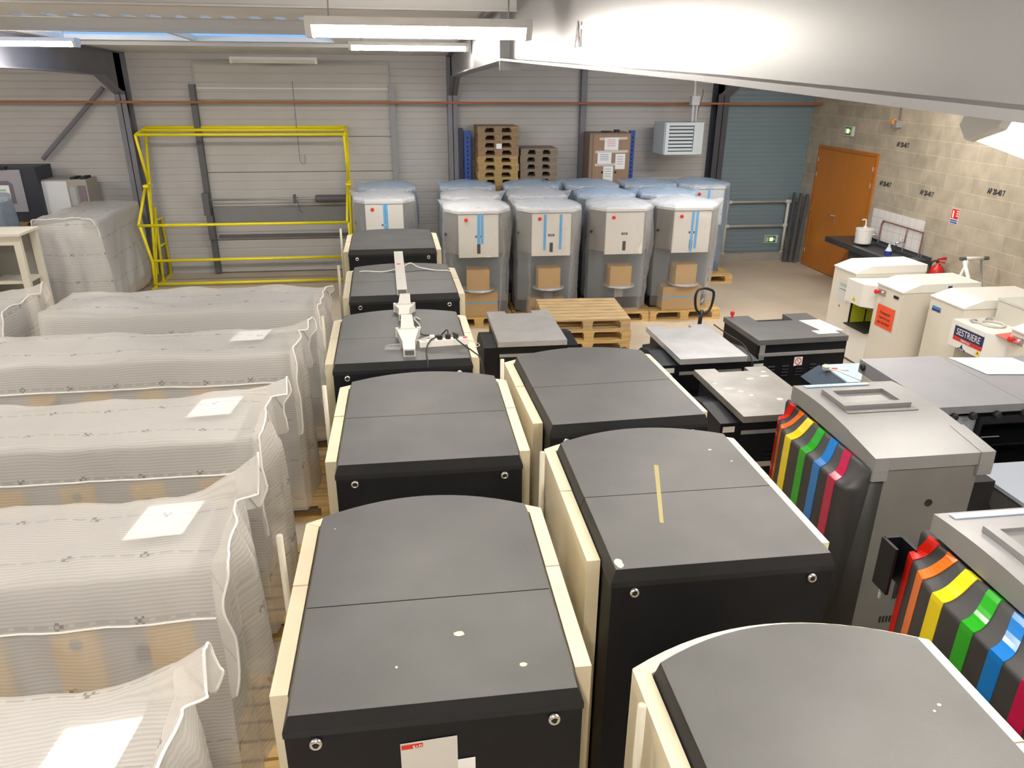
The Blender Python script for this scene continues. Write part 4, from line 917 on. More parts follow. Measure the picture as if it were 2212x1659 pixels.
# ------------------------------------------------------------------ white shaker cabinets
def shaker(label, x, y, rz, a, b, c, dp, zl, zt, zm, window=True):
    """three modules side by side: a far capped one, a middle one, a near one; front at local y=0"""
    t = thing('shaker_cabinet', label, 'shaker cabinet', (x, y, 0), rz)
    WF = mat('warm_white_panel', (.72, .685, .60), .45, 0, .03, 2)
    def cap(x0, x1, nm):
        bm = B(); loft(bm, [[(x0 - .006, -.012, zl), (x1 + .006, -.012, zl), (x1 + .006, dp, zl), (x0 - .006, dp, zl)], [(x0 - .006, -.012, zl + .014), (x1 + .006, -.012, zl + .014), (x1 + .006, dp, zl + .014), (x0 - .006, dp, zl + .014)], [(x0 - .002, .20, zt), (x1 + .002, .20, zt), (x1 + .002, dp, zt), (x0 - .002, dp, zt)]]); return link(nm, bm, WHITE, t, bevel=.005)
    bm = B(); box(bm, 0, a, 0, dp, .03, zl - .004); link('far_module', bm, WF, t, bevel=.006)
    bm = B(); box(bm, a + b, a + b + c, 0, dp, .03, zl - .004); nm_ = link('near_module', bm, WF, t, bevel=.006)
    cap(0, a, 'far_lid'); cap(a + b, a + b + c, 'near_lid')
    bm = B(); box(bm, a + .002, a + b - .002, .30, dp, .03, zm - .30); link('middle_module', bm, WF, t)
    bm = B(); prism(bm, [(a + .002, -.10), (a + b * .72, -.10), (a + b - .004, .02), (a + b - .004, dp - .02), (a + .002, dp - .02)], zm - .26, zm); link('middle_head', bm, WHITE, t, bevel=.008)
    bm = B(); box(bm, a + .004, a + b - .004, -.0, .30, .03, .44 if window else .40); link('lower_door', bm, WHITE, t, bevel=.005)
    if window:
        bm = B(); box(bm, a + .004, a + b - .004, .285, .299, .45, zm - .26); link('yellow_inner_door', bm, mat('acid_yellow_paint', (.62, .66, .04), .5), t)
        bm = B(); box(bm, a + .004, a + b - .004, -.06, .285, .441, .455); link('drip_tray', bm, DARK, t)
        bm = B(); box(bm, a + .004, a + .012, .012, .284, .455, zm - .262); link('yellow_side_wall', bm, MATS['acid_yellow_paint'], t)
        bm = B(); box(bm, a + .004, a + .018, -.008, .011, .455, zm - .262); link('window_trim', bm, DARK, t)
        bm = B(); box(bm, a + .0125, a + .017, .20, .215, .455, zm - .262); link('slide_rod', bm, DARK, t)
        bm = B(); box(bm, a + .06, a + b - .03, .10, .28, zm - .34, zm - .262); link('clamp_plate', bm, CARDD, t)
    # red stop button on its grey plate
    xb = a + b + .03
    bm = B(); box(bm, xb, xb + .13, -.008, -.001, zl - .11, zl - .045); pl = link('button_plate', bm, STEEL, t, bevel=.002)
    bm = B(); lathe(bm, (0, 0, 0), [(.016, 0), (.016, .03), (.026, .034), (.028, .05), (.02, .058)], 18); bm.transform(Matrix.Translation((xb + .03, -.008, zl - .075)) @ Matrix.Rotation(PI/2, 4, 'X')); link('red_stop_button', bm, RED, pl)
    bm = B(); lathe(bm, (0, 0, 0), [(.012, 0), (.012, .01), (.006, .012)], 14); bm.transform(Matrix.Translation((xb + .085, -.008, zl - .07)) @ Matrix.Rotation(PI/2, 4, 'X')); link('lamp_button', bm, WHITE, pl)
    def tri(xc, zc, s, y=-.004, m=None, nm='warning_triangle', glyph=True, par=t):
        bm = B(); loft(bm, [[(xc - s, y, zc - s * .8), (xc + s, y, zc - s * .8), (xc, y, zc + s)], [(xc - s, y - .001, zc - s * .8), (xc + s, y - .001, zc - s * .8), (xc, y - .001, zc + s)]]); o = link(nm, bm, m or mat('warning_yellow', (.90, .62, .02), .5), par)
        if glyph:
            bm = B(); loft(bm, [[(xc - s * .25, y - .0015, zc - s * .5), (xc + s * .3, y - .0015, zc - s * .35), (xc, y - .0015, zc + s * .35)], [(xc - s * .25, y - .002, zc - s * .5), (xc + s * .3, y - .002, zc - s * .35), (xc, y - .002, zc + s * .35)]]); link('triangle_symbol', bm, DARK, o)
        return o
    return t, tri
W1, tri1 = shaker('white shaker cabinet with an open window onto an acid yellow inside', 5.20, 8.42, math.radians(-88), .44, .42, .44, .92, 1.04, 1.13, 1.0)
tri1(.62, .80, .03, -.105); tri1(.22, .60, .018, -.002, RED, 'red_triangle', False)
tri1(.30, .12, .03, -.002, RAIL, 'dark_triangle_logo', False)
sheet('taped_notice', (.15, -.003, .66), (.20, 0, 0), (0, 0, .26), mat('translucent_pocket', (.66, .66, .68), .4), W1)
for z, m_ in ((.865, GRN), (.845, GRN), (.80, STEEL)): sheet('notice_line', (.17, -.005, z), (.15, 0, 0), (0, 0, .012), m_, W1, .0008)
nt = sheet('red_notice', (.93, -.003, .58), (.30, 0, 0), (0, 0, .25), REDP, W1)
for k in range(3): text('notice_writing', ('Comptoir', 'reserve ne', 'pas toucher')[k], (1.08, -.005, .75 - k * .055), (1, 0, 0), (0, -1, 0), .045, mat('dark_red_ink', (.12, .01, .01), .8), nt)
bm = B(); box(bm, 1.16, 1.24, -.007, -.001, .955, .985); link('black_name_strip', bm, DARK, W1)
bm = B(); box(bm, 1.3065, 1.3075, .52, .57, 1.055, 1.105); link('navy_sticker', bm, NAVY, W1)
W2, tri2 = shaker('white shaker cabinet with navy and red lettered sticker, at the right edge', 5.48, 6.99, math.radians(-90), .50, .64, .5, .95, 1.04, 1.125, .95, False)
sg = sheet('letter_sticker', (.56, -.103, .80), (.40, 0, 0), (0, 0, .105), NAVY, W2, .001)
text('sticker_letters', 'SESTRIERE', (.76, -.1045, .850), (1, 0, 0), (0, -1, 0), .092, WHITE, sg, squash=.80)
sr = sheet('red_band', (.56, -.103, .762), (.40, 0, 0), (0, 0, .036), RED, W2, .001); text('band_letters', 'FERMOGLI', (.74, -.1045, .780), (1, 0, 0), (0, -1, 0), .028, WHITEP, sr)
tri2(.70, .715, .030, -.101, NAVY, 'navy_peak_logo', False); lg = sheet('logo_band', (.655, -.1015, .680), (.10, 0, 0), (0, 0, .022), NAVY, W2, .0008); text('logo_letters', 'COROB', (.705, -.1025, .691), (1, 0, 0), (0, -1, 0), .02, WHITE, lg)
tri2(.92, .735, .032, -.101)
bs = sheet('blue_sticker', (.05, -.003, .91), (.13, 0, 0), (0, 0, .05), SKYB, W2)
sheet('sticker_lower_half', (.05, -.005, .91), (.13, 0, 0), (0, 0, .022), NAVY, W2, .0008)
bm = B(); lathe(bm, (0, 0, 0), [(.013, 0), (.013, .006)], 12); bm.transform(Matrix.Translation((1.3, -.002, .99)) @ Matrix.Rotation(PI/2, 4, 'X')); link('small_knob', bm, CREAM2, W2)
t = thing('metal_box', 'pale grey lidded box standing on the lettered white cabinet', 'box', (5.77, 5.89, .951))
bm = B(); box(bm, 0, .5, 0, .52, 0, .20); link('box_body', bm, mat('pale_grey_box', (.60, .59, .52), .45), t, bevel=.004)
bm = B(); box(bm, -.008, .51, -.008, .53, .201, .225); link('box_lid', bm, mat('pale_grey_box_lid', (.62, .62, .58), .4), t, bevel=.003)
t = thing('cable_coil', 'grey coiled power cable lying on the lettered white cabinet', 'cable', (5.62, 6.24, .953))
bm = B(); pts = []
for k in range(60):
    a_ = 2 * PI * k / 22; pts.append((.10 * math.cos(a_) + .01 * math.sin(k), -.0 + .10 * math.sin(a_) * 1.0, .006 + .004 * (k // 22)))
tube(bm, pts + [(-.12, .06, .012), (-.15, .10, .012)], .0065, 8); link('coil', bm, CABLEG, t, True)
for p in ((-.155, .11, .014), (.02, .12, .018)):
    bm = B(); lathe(bm, (0, 0, 0), [(.015, 0), (.022, .02), (.02, .05), (.008, .07)], 12); bm.transform(Matrix.Translation(p) @ Matrix.Rotation(PI/2, 4, 'Y')); link('plug_end', bm, STEEL, t)
paper('red sheet lying on the lettered white cabinet beside the coiled cable', (5.42, 5.97, .9525), (.02, -.26, 0), (.30, .06, 0), mat('pinkish_red_paper', (.86, .14, .11), .8))

# ------------------------------------------------------------------ along the back wall
WPAL = [wood_mat('aged_pine', (.30, .20, .115)), wood_mat('aged_yellow_pine', (.42, .29, .12)), wood_mat('grey_aged_pine', (.25, .20, .15))]
ordn = ['lowest', 'second from the bottom', 'third from the bottom', 'fourth from the bottom', 'fifth from the bottom', 'sixth from the bottom', 'seventh from the bottom', 'eighth from the bottom', 'ninth from the bottom', 'tenth from the bottom', 'eleventh from the bottom', 'twelfth from the bottom', 'thirteenth from the bottom', 'fourteenth from the bottom', 'fifteenth from the bottom', 'sixteenth from the bottom', 'seventeenth from the bottom', 'eighteenth from the bottom', 'nineteenth from the bottom', 'twentieth from the bottom', 'topmost']
N1 = 21
for k in range(N1):
    pallet('worn pallet in the tall stack by the blue rack post, %s' % ordn[k if k < N1 - 1 else 20], 1.505 + .008 * math.sin(k * 3), 12.60 + .01 * math.sin(k * 2), k * .1165, .67, .64, .115, m=WPAL[1] if 12 <= k < 17 else WPAL[0], group='worn pallets in the tall stack')
N2 = 18
for k in range(N2):
    pallet('grey worn pallet in the low stack behind the covered machines, %s' % ordn[k if k < N2 - 1 else 20], 2.19 + .006 * math.sin(k * 2.3), 12.66, k * .1165, .62, .58, .115, m=WPAL[2], group='worn pallets in the low stack')
sheet_o = sheet('paper_tag', (0, 0, 0), (.09, 0, 0), (0, 0, .08), WHITEP); sheet_o.location = (1.47, 12.58, 2.10); tag(sheet_o, 'white paper tag on the front of the tall pallet stack', 'paper tag')
for x, y, h_, wv, lb in ((1.03, 12.95, 2.36, .11, 'blue steel rack post left of the tall pallet stack'), (3.845, 12.90, 2.36, .085, 'blue steel rack post right of the brown cabinet')):
    t = thing('rack_post', lb, 'rack post', (x, y, 0))
    bm = B(); prism(bm, [(-wv/2, 0), (wv/2, 0), (wv/2, .09), (wv/2 - .012, .09), (wv/2 - .012, .012), (-wv/2 + .012, .012), (-wv/2 + .012, .09), (-wv/2, .09)], .006, h_); link('post_channel', bm, RACKB, t)
    bm = B()
    for k in range(30): box(bm, -.012, .012, -.0012, -.0002, .2 + k * .07, .235 + k * .07)
    link('slot_holes', bm, DARK, t)
    bm = B(); box(bm, -wv/2 - .02, wv/2 + .02, -.02, .11, 0, .0058); link('base_plate', bm, RACKB, t)
bm = B(); prism(bm, [(.88, 12.98), (.96, 12.98), (.96, 13.06), (.88, 13.06)], 0, 2.40); tag(link('rack_post', bm, mat('dark_blue_post', (.02, .025, .06), .5)), 'dark rack post behind the blue one left of the tall pallet stack', 'rack post')
# tall brown cabinet with papers
t = thing('cardboard_cabinet', 'tall brown cabinet papered with white notices, by the blue rack post', 'cabinet', (3.42, 12.72, 0))
BRN = mat('brown_board', (.27, .19, .135), .7, 0, .08, 3); 
bm = B(); box(bm, -.36, .34, .0, .50, 0, 2.33); link('cabinet_body', bm, BRN, t, bevel=.006)
bm = B(); box(bm, -.30, .335, -.014, -.001, .06, 2.31); link('cabinet_door', bm, mat('brown_board_front', (.33, .22, .14), .7, 0, .06, 3), t, bevel=.003)
bm = B(); box(bm, -.1, .06, .15, .3, 2.3305, 2.35); box(bm, .12, .2, .2, .3, 2.3305, 2.37); link('top_fitting', bm, DARK, t)
tp = mat('pale_tape', (.62, .58, .52), .5)
for x, z, wv in ((-.20, 2.22, .48), (-.26, 2.01, .56), (-.26, 1.80, .38)): sheet('tape_strip', (x, -.0165, z), (wv, 0, .01), (0, 0, .04), tp, t, .0008)
for x, z, wv, hv, cc in ((-.11, 2.06, .24, .20, (.70, .25, .32)), (-.22, 1.84, .24, .18, (.30, .32, .50)), (.09, 1.75, .17, .25, (.35, .33, .42)), (-.11, 1.55, .17, .25, (.30, .50, .30))):
    p = sheet('notice_sheet', (x, -.018, z), (wv, 0, 0), (0, 0, hv), WHITEP, t, .001)
    for q in range(4): sheet('printed_line', (x + wv * .18, -.0195, z + hv * (.80 - .16 * q)), (wv * .6, 0, 0), (0, 0, .010), mat('print_%d' % int(cc[0] * 100 + cc[1] * 10), cc, .8), p, .0006)
for x in (-.13, .1):
    bm = B(); cyl(bm, (x, -.014, 1.70), (x, -.03, 1.70), .018, 12); link('door_knob', bm, DARK, t)
# unit heater
t = thing('unit_heater', 'pale wall unit heater with dark louvres, hung by pipes from the roof', 'heater', (4.50, 12.30, 2.02), .06)
HW = mat('pale_blue_grey_enamel', (.58, .64, .66), .4)
bm = B(); box(bm, -.31, .37, 0, .46, 0, .50); link('heater_case', bm, HW, t, bevel=.008)
bm = B(); box(bm, -.24, .19, -.008, -.001, .05, .45); gr = link('grille_recess', bm, mat('heater_dark', (.03, .035, .05), .5), t)
for k in range(7):
    bm = B(); loft(bm, [[(-.235, -.030, .065 + k * .056), (.185, -.030, .065 + k * .056), (.185, -.012, .098 + k * .056), (-.235, -.012, .098 + k * .056)], [(-.235, -.026, .062 + k * .056), (.185, -.026, .062 + k * .056), (.185, -.009, .095 + k * .056), (-.235, -.009, .095 + k * .056)]]); link('louvre_blade', bm, HW, t)
bm = B()
for x0, x1, z0, z1 in ((-.30, .25, .0, .048), (-.30, .25, .452, .495), (-.30, -.242, .048, .452), (.192, .25, .048, .452)): box(bm, x0, x1, -.035, -.001, z0, z1)
link('grille_frame', bm, HW, t, bevel=.003)
bm = B(); cyl(bm, (.24, .2, .50), (.24, .2, 1.50), .024, 12); cyl(bm, (.31, .22, .50), (.31, .22, .80), .02, 12); box(bm, .19, .33, .16, .26, .76, .90); link('hanger_pipe', bm, mat('pale_grey_pipe', (.55, .56, .58), .4), t)
bm = B(); tube(bm, smooth_path([(.36, .30, .50), (.38, .30, .7), (.44, .32, .9), (.45, .35, 1.0)]), .008, 6); link('gas_hose', bm, mat('brown_hose', (.20, .16, .12), .5), t)
# hand rail before the roller shutter
t = thing('hand_rail', 'white two-rail guard rail standing before the blue-grey roller shutter', 'guard rail', (6.4, 13.20, .15))
PW = mat('white_rail_fitting', (.72, .72, .68), .45)
for x in (-.585, .60):
    bm = B(); cyl(bm, (x, 0, 0), (x, 0, .93), .028, 12); link('rail_post', bm, PW, t, True)
    for z in (.50, .94):
        bm = B(); cyl(bm, (x - .06, 0, z), (x + .07, 0, z), .033, 12); link('tee_fitting', bm, PW, t)
    bm = B(); cyl(bm, (x, 0, 0), (x, 0, .012), .05, 16); link('post_flange', bm, PW, t)
for z in (.50, .94):
    bm = B(); cyl(bm, (-2.6, 0, z), (.84, 0, z), .017, 10); link('rail_bar', bm, mat('pale_rail_bar', (.55, .53, .5), .45), t, True)
# leaning grey profiles
for k, (x, y, r_) in enumerate(((6.98, 13.02, .032), (7.065, 12.98, .032), (7.145, 12.93, .032))):
    bm = B(); loft(bm, [[(x - r_, y - .03, 0), (x + r_, y - .03, 0), (x + r_, y + .03, 0), (x - r_, y + .03, 0)], [(x - r_ + .06 + .02 * k, y - .03 + .05, 1.27 - .01 * k), (x + r_ + .06 + .02 * k - .03, y - .03 + .05, 1.27 - .01 * k), (x + r_ + .06 + .02 * k - .03, y + .03 + .05, 1.27 - .01 * k), (x - r_ + .06 + .02 * k, y + .03 + .05, 1.27 - .01 * k)]])
    tag(link('steel_profile', bm, mat('dark_grey_profile_%d' % k, (.10 + .02 * k, .105 + .02 * k, .115 + .02 * k), .5, .2), bevel=.006), ['grey steel profile leaning beside the orange door, leftmost of three', 'grey steel profile leaning beside the orange door, middle of three', 'grey steel profile leaning beside the orange door, nearest the door'][k], 'steel profile')
# emergency exit lights
def exit_light(label, loc, n, u):
    t = thing('exit_light', label, 'emergency light', loc); n = Vector(n); u = Vector(u)
    def bx(nm, a, b, z0, z1, d0, d1, m_, par=t):
        bm = B(); rings = []
        for dd in (d0, d1): rings.append([tuple(u * p + n * dd + Vector((0, 0, z))) for p, z in ((a, z0), (b, z0), (b, z1), (a, z1))])
        loft(bm, rings); return link(nm, bm, m_, par)
    bx('light_case', -.13, .13, -.075, .075, .001, .035, mat('pale_case', (.62, .66, .62), .4))
    g = bx('green_panel', -.115, .085, -.06, .06, .0355, .038, GREEN)
    bx('running_figure', -.105, -.055, -.045, .045, .0385, .039, mat('pale_figure', (.55, .62, .58), .5), g)
    bx('arrow_mark', .03, .075, -.02, .02, .0385, .039, mat('pale_figure', (.55, .62, .58), .5), g)
    bx('lit_lamp', -.03, .025, -.03, .03, .0385, .046, mat('amber_glow', (1.0, .62, .08), .3, emit=2.0))
    return t
exit_light('green emergency exit light on the block wall above the orange door', (RX - .001, 12.0, 2.40), (-1, 0, 0), (0, -1, 0))
exit_light('green emergency exit light low on the roller shutter behind the guard rail', (6.79, CY - .002, .38), (0, -1, 0), (1, 0, 0))
# amber beacon
t = thing('amber_beacon', 'amber warning beacon on a bracket on the block wall', 'beacon', (RX, 10.70, 2.60))
bm = B(); tube(bm, [(-.03, .05, .50), (-.03, .02, .05)], .007, 6); link('feed_cable', bm, RAIL, t)
bm = B(); box(bm, -.10, -.001, -.035, .035, -.07, .03); link('bracket', bm, STEEL, t, bevel=.01)
bm = B(); lathe(bm, (0, 0, 0), [(.045, 0), (.05, .03), (.045, .07), (.02, .085)], 18); bm.transform(Matrix.Translation((-.06, .035, 0)) @ Matrix.Rotation(-PI/2, 4, 'X')); link('amber_lens', bm, AMBER, t, True)
# stencilled block marks
INK = mat('black_stencil', (.03, .03, .035), .9)
for k, (y, z, sz) in enumerate(((10.56, 2.29, .42), (10.80, 1.70, .42), (9.82, 1.695, .44), (8.55, 1.885, .44))):
    o = text('stencil_mark', 'AB 20-40 7', (0, 0, 0), (0, -1, 0), (-1, 0, 0), .095, INK, squash=.66, bold=.004); o.location = (RX, y, z); tag(o, ['faint black stencilled mark on the block above right of the orange door', 'faint black stencilled mark on the block just right of the orange door', 'black stencilled mark on the block above the white tiles', 'black stencilled mark on the block farthest right, above the fire sign'][k], 'stencil mark')

# ------------------------------------------------------------------ sink corner on the right wall
bm = B(); box(bm, RX - .02, RX - .001, 9.72, 10.95, .80, 1.32); tag(link('tile_panel', bm, tile_mat()), 'white tiled splashback panel on the block wall behind the sink', 'tile panel')
t = thing('work_sink', 'dark worn sink counter standing under the white tiled panel', 'sink', (RX - .025, 10.35, 0))
SK = mat('dark_worn_counter', (.06, .063, .07), .35, .2, .25, 6)
bm = B(); 
box(bm, -.58, -.50, -.95, .85, .76, .84); box(bm, -.09, -.0, -.95, .85, .76, .84); box(bm, -.50, -.09, -.95, -.75, .76, .84); box(bm, -.50, -.09, .25, .85, .76, .84); box(bm, -.50, -.09, -.75, .25, .60, .615); box(bm, -.015, 0, -.95, .85, .84, .875)
link('sink_top', bm, SK, t, bevel=.004)
bm = B(); prism_x(bm, [(-.75, .62), (-.76, .80), (.26, .80), (.25, .62), (.2, .58), (-.7, .58)], -.505, -.0955); link('basin_skirt', bm, mat('basin_side', (.045, .045, .05), .5), t)
bm = B(); box(bm, -.52, -.46, -.9, -.84, 0, .76); box(bm, -.1, -.04, -.9, -.84, 0, .76); link('leg_frame', bm, mat('dark_leg', (.08, .085, .08), .6), t)
for yy in (.30, .76):
    bm = B(); prism_y(bm, [(-.54, .759), (0, .759), (0, .60), (-.10, .60)], yy, yy + .03); link('wall_bracket', bm, SK, t)
bm = B(); box(bm, -.46, -.1, -.9, -.84, .1, .75); link('end_panel', bm, mat('mottled_panel', (.13, .14, .12), .7, 0, .4, 14), t)
t = thing('copper_pipework', 'weathered copper pipe loop with two taps over the white tiles', 'pipework', (RX - .045, 10.0, 0))
bm = B(); tube(bm, smooth_path([(0, .63, .86), (0, .64, 1.10), (0, .60, 1.17), (0, .55, 1.178), (0, -.28, 1.178), (0, -.33, 1.17), (0, -.345, 1.12), (0, -.345, .9), (0, -.345, .10)], 4), .010, 8); link('pipe_loop', bm, COPPER, t, True)
bm = B(); cyl(bm, (0, .02, 1.178), (0, .02, .95), .009, 8); link('drop_pipe', bm, COPPER, t, True)
bm = B(); tube(bm, smooth_path([(.0, -.37, 1.15), (0, -.40, 1.08), (0, -.40, .7), (0, -.39, .1)], 4), .006, 8); link('thin_pipe', bm, STEEL, t, True)
for yy, z in ((.63, .96), (.02, .96)):
    bm = B(); tube(bm, [(0, yy, z), (-.14, yy, z + .0)], .013, 10); cyl(bm, (-.12, yy, z), (-.12, yy, z - .045), .010, 10); cyl(bm, (-.06, yy, z + .01), (-.06, yy, z + .045), .008, 8); box(bm, -.085, -.035, yy - .006, yy + .006, z + .045, z + .055); link('tap', bm, CHROME, t, True)
    bm = B(); cyl(bm, (-.02, yy - .01, z), (-.02, yy - .01, z - .14), .006, 8); link('tap_hose', bm, STEEL, t)
t = thing('white_bucket', 'white pump dispenser drum standing on the sink counter', 'pump drum', (RX - .32, 10.62, .841))
bm = B(); lathe(bm, (0, 0, 0), [(.115, 0), (.12, .01), (.125, .20), (.13, .205), (.13, .225), (.05, .235)], 26); link('drum', bm, WHITE, t)
bm = B(); tube(bm, smooth_path([(0, 0, .235), (0, 0, .33), (-.02, .0, .36), (-.07, 0, .355)], 4), .011, 8); cyl(bm, (0, 0, .235), (0, 0, .26), .025, 12); link('pump', bm, WHITE, t)
t = thing('spray_bottle', 'clear and blue bottle standing on the edge of the sink', 'bottle', (RX - .30, 9.98, .616))
bm = B(); lathe(bm, (0, 0, 0), [(.0, 0), (.045, 0), (.048, .02), (.048, .24), (.02, .30), (.0, .301)], 18); link('bottle_body', bm, mat('pale_bottle', (.72, .75, .82), .2), t)
bm = B(); lathe(bm, (0, 0, 0), [(.0505, .16), (.0505, .24)], 18); link('blue_label', bm, mat('deep_blue_label', (.02, .05, .35), .4), t)
bm = B(); lathe(bm, (0, 0, .3015), [(.017, 0), (.017, .03), (.01, .035)], 12); link('bottle_cap', bm, WHITE, t)
# extinguisher and its sign
t = thing('fire_extinguisher', 'red fire extinguisher hung on the block wall right of the sink', 'fire extinguisher', (RX - .105, 9.14, .33))
FR = mat('extinguisher_red', (.55, .02, .015), .3)
bm = B(); lathe(bm, (0, 0, 0), [(.0, .0), (.085, .0), (.092, .02), (.092, .40), (.085, .45), (.055, .49), (.03, .505), (.03, .53)], 26); link('cylinder_body', bm, FR, t, True)
bm = B(); box(bm, -.02, .02, -.03, .03, .53, .565); link('valve_block', bm, CHROME, t, bevel=.005)
bm = B(); loft(bm, [[(-.012, .03, .565), (.012, .03, .565), (.012, .03, .585), (-.012, .03, .585)], [(-.012, -.12, .60), (.012, -.12, .60), (.012, -.12, .64), (-.012, -.12, .64)]]); loft(bm, [[(-.01, .0, .545), (.01, .0, .545), (.01, .0, .555), (-.01, .0, .555)], [(-.01, -.11, .55), (.01, -.11, .55), (.01, -.11, .57), (-.01, -.11, .57)]]); link('squeeze_lever', bm, FR, t, bevel=.003)
bm = B(); tube(bm, smooth_path([(0, .03, .55), (-.01, .08, .545), (-.02, .115, .49), (-.02, .118, .40), (-.02, .112, .15)]), .011, 8); link('hose', bm, RUBBER, t, True)
bm = B(); lathe(bm, (0, 0, 0), [(.0928, .14), (.0928, .27)], 26); link('white_print_band', bm, mat('faded_print', (.60, .10, .09), .5), t)
bm = B(); box(bm, .09, .104, -.03, .03, .36, .44); link('wall_hook', bm, STEEL, t)
t = thing('fire_sign', 'red and white extinguisher sign with blue strip on the block wall', 'sign', (RX - .002, 9.165, 1.49))
def wall_rect(nm, y0, y1, z0, z1, d, m_, par):
    bm = B(); box(bm, -d - .0015, -d, y0, y1, z0, z1); return link(nm, bm, m_, par)
bd = wall_rect('sign_board', -.075, .075, -.10, .10, .001, WHITEP, t)
wall_rect('red_field', -.068, .068, -.035, .093, .003, RED, t); wall_rect('white_extinguisher_symbol', .02, .045, -.025, .07, .005, WHITEP, t)
for z in (.06, .03, .0): wall_rect('white_flame_symbol', -.06, -.025, z, z + .016, .005, WHITEP, t)
for z in (-.058, -.085): wall_rect('blue_strip', -.068, .068, z - .008, z + .010, .003, mat('blue_print', (.05, .06, .40), .6), t)
# trestle
t = thing('steel_trestle', 'white folding trestle leaning at the block wall beside the extinguisher', 'trestle', (6.95, 8.25, 0))
bm = B(); cyl(bm, (-.19, .0, 1.13), (.12, .0, 1.13), .022, 12); link('top_tube', bm, WHITE, t, True)
for s, x in ((0, -.19), (1, .12)):
    bm = B(); cyl(bm, (x - .02, 0, 1.13), (x + .05, 0, 1.13), .025, 12); link('end_grip', bm, mat('grey_grip', (.12, .12, .12), .6), t)
bm = B(); tube(bm, [(-.17, -.02, 1.11), (.0, -.60, .02)], .022, 10); link('leg', bm, WHITE, t, True)
bm = B(); tube(bm, [(-.06, .02, 1.12), (-.16, .30, .02)], .026, 10); link('leg', bm, WHITE, t, True)
bm = B(); tube(bm, [(.08, .0, 1.12), (.14, -.30, .02)], .014, 8); link('brace_leg', bm, STEEL, t, True)

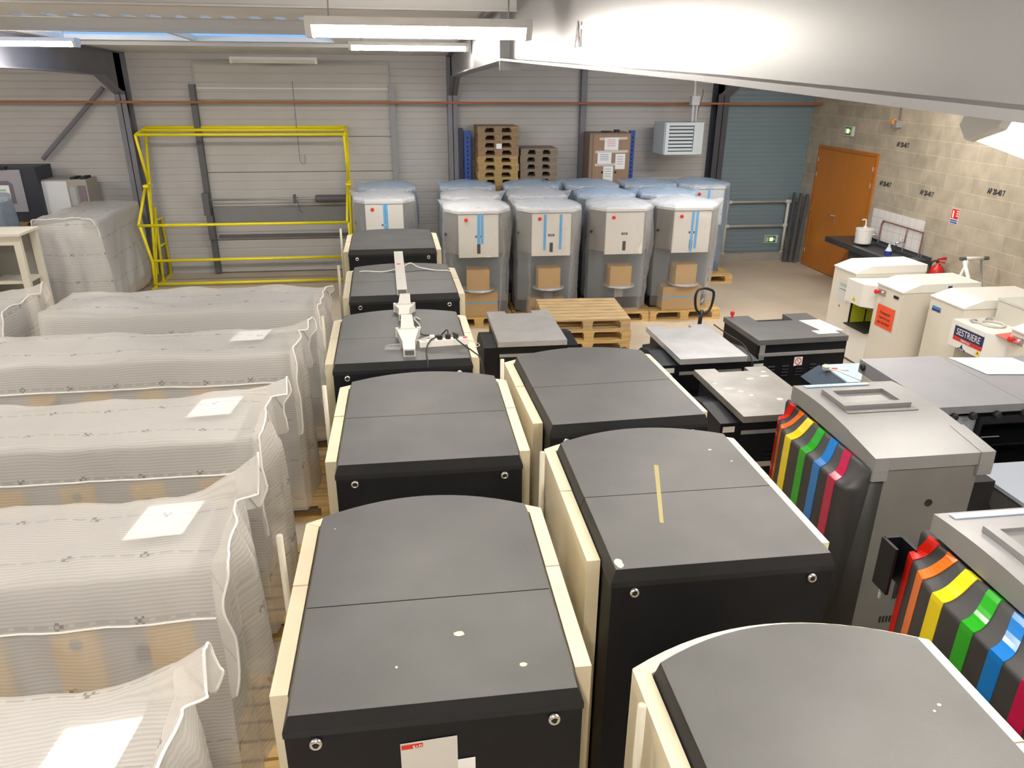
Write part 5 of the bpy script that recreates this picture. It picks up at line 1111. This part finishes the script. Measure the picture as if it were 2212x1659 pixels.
# ------------------------------------------------------------------ rack and cabinets in the left far corner
t = thing('pallet_rack', 'pallet rack with orange beam in the left far corner', 'pallet rack', (-6.0, 12.45, 0))
bm = B(); box(bm, -1.6, .92, 0, .06, .83, .93); link('front_beam', bm, ORANGE, t, bevel=.005)
bm = B(); box(bm, -1.6, .92, .66, .72, .83, .93); link('rear_beam', bm, ORANGE, t, bevel=.005)
for x in (-1.66, .92):
    for yy in (0, .66):
        bm = B(); box(bm, x, x + .06, yy, yy + .06, 0, 1.0); link('upright', bm, RACKB, t)
for x, lb, z in ((-6.45, 'worn pallet on the orange-beamed rack, left one', .931), (-5.55, 'worn pallet on the orange-beamed rack, right one', .931), (-5.55, 'worn pallet on the floor under the orange-beamed rack', 0.0)):
    pallet(lb, x, 12.50, z, .86, .70, .144, m=WPAL[0])
def panel_unit(label, x, y, z, wd, dp, ht, body, front, kind):
    t = thing('panel_unit', label, 'machine', (x, y, z))
    bm = B(); box(bm, -wd/2, wd/2, 0, dp, 0, ht); link('body', bm, body, t, bevel=.01)
    if kind == 'screen':
        bm = B(); box(bm, -wd * .40, wd * .28, -.02, -.001, ht * .18, ht * .96); f = link('front_panel', bm, front, t, bevel=.008)
        bm = B(); prism_y(bm, [(-wd * .24, ht * .34), (wd * .14, ht * .34), (wd * .14, ht * .70), (wd * .08, ht * .76), (-wd * .18, ht * .76), (-wd * .24, ht * .70)], -.024, -.0205); link('window_surround', bm, mat('violet_grey', (.16, .15, .19), .5), t)
        sheet('printed_notice', (-wd * .20, -.026, ht * .36), (wd * .28, 0, 0), (0, 0, ht * .32), WHITEP, t); sheet('green_print', (-wd * .17, -.028, ht * .57), (wd * .2, 0, 0), (0, 0, ht * .035), GRN, t, .0008)
        bm = B(); box(bm, -wd * .30, wd * .10, -.05, .05, ht * .965, ht * 1.02); link('top_handle', bm, DARK, t)
    elif kind == 'white':
        bm = B(); box(bm, -wd * .5, wd * .06, -.02, -.001, .02, ht - .02); link('white_door', bm, mat('cool_white', (.70, .72, .75), .5), t, bevel=.004)
        bm = B(); box(bm, wd * .10, wd * .24, -.015, -.001, ht * .35, ht * .82); link('grey_panel', bm, mat('pale_panel', (.40, .41, .43), .5), t)
        bm = B(); box(bm, wd * .29, wd * .46, -.015, -.001, ht * .30, ht * .85); link('mauve_panel', bm, mat('mauve_grey', (.20, .16, .19), .5), t)
        bm = B(); box(bm, wd * .12, wd * .24, .05, .3, ht, ht + .03); box(bm, wd * .34, wd * .46, .05, .3, ht, ht + .035); link('top_handle', bm, DARK, t)
        bm = B(); box(bm, wd * .15, wd * .2, -.02, -.015, ht * .2, ht * .27); link('latch', bm, DARK, t)
    return t
panel_unit('dark machine with grey screen panel and printed notice, on the rack', -6.05, 12.48, 1.076, .98, .55, .80, mat('dark_navy_case', (.03, .035, .05), .5), mat('grey_violet_panel', (.34, .34, .38), .5), 'screen')
panel_unit('white and beige machine with two small panels, right end of the rack', -5.24, 12.60, 1.076, .64, .45, .60, mat('beige_grey_case', (.36, .34, .31), .5), WHITE, 'white')
panel_unit('dark machine with printed notice standing under the rack', -5.55, 12.52, .146, .74, .5, .58, mat('dark_navy_case', (.03, .035, .05), .5), mat('slate_panel', (.16, .19, .25), .5), 'screen')
t = thing('open_cabinet', 'cream open-sided cabinet with a shelf at the left photo edge', 'cabinet', (-5.35, 9.85, 0))
CW = mat('cream_white_board', (.66, .63, .54), .6)
bm = B(); box(bm, -.7, .62, -.02, .52, 1.33, 1.36); link('cabinet_top', bm, CW, t, bevel=.004)
bm = B(); box(bm, -.66, .10, 0, .03, .04, 1.33); link('front_board', bm, CW, t)
for yy in (0.0, .44):
    bm = B(); box(bm, .52, .60, yy, yy + .06, 0, 1.329); link('corner_post', bm, CW, t)
bm = B(); box(bm, .10, .52, 0, .05, 1.22, 1.329); link('top_rail', bm, CW, t)
bm = B(); box(bm, .10, .16, 0, .05, 0, 1.22); link('middle_post', bm, CW, t)
bm = B(); box(bm, .10, .55, .06, .48, .72, .75); link('inner_shelf', bm, CW, t)
bm = B(); box(bm, -.66, .56, .46, .50, .04, 1.32); link('back_board', bm, mat('grey_back_board', (.30, .29, .26), .7), t)
# scribbled letters on the steel rafter
o = text('chalk_letters', 'Ai', (0, 0, 0), (0, -1, 0), (-1, 0, 0), .16, mat('grey_chalk', (.22, .20, .20), .9)); o.location = (.793, 3.6, 3.33); tag(o, 'grey hand-marked letters on the web of the big steel rafter', 'marking')
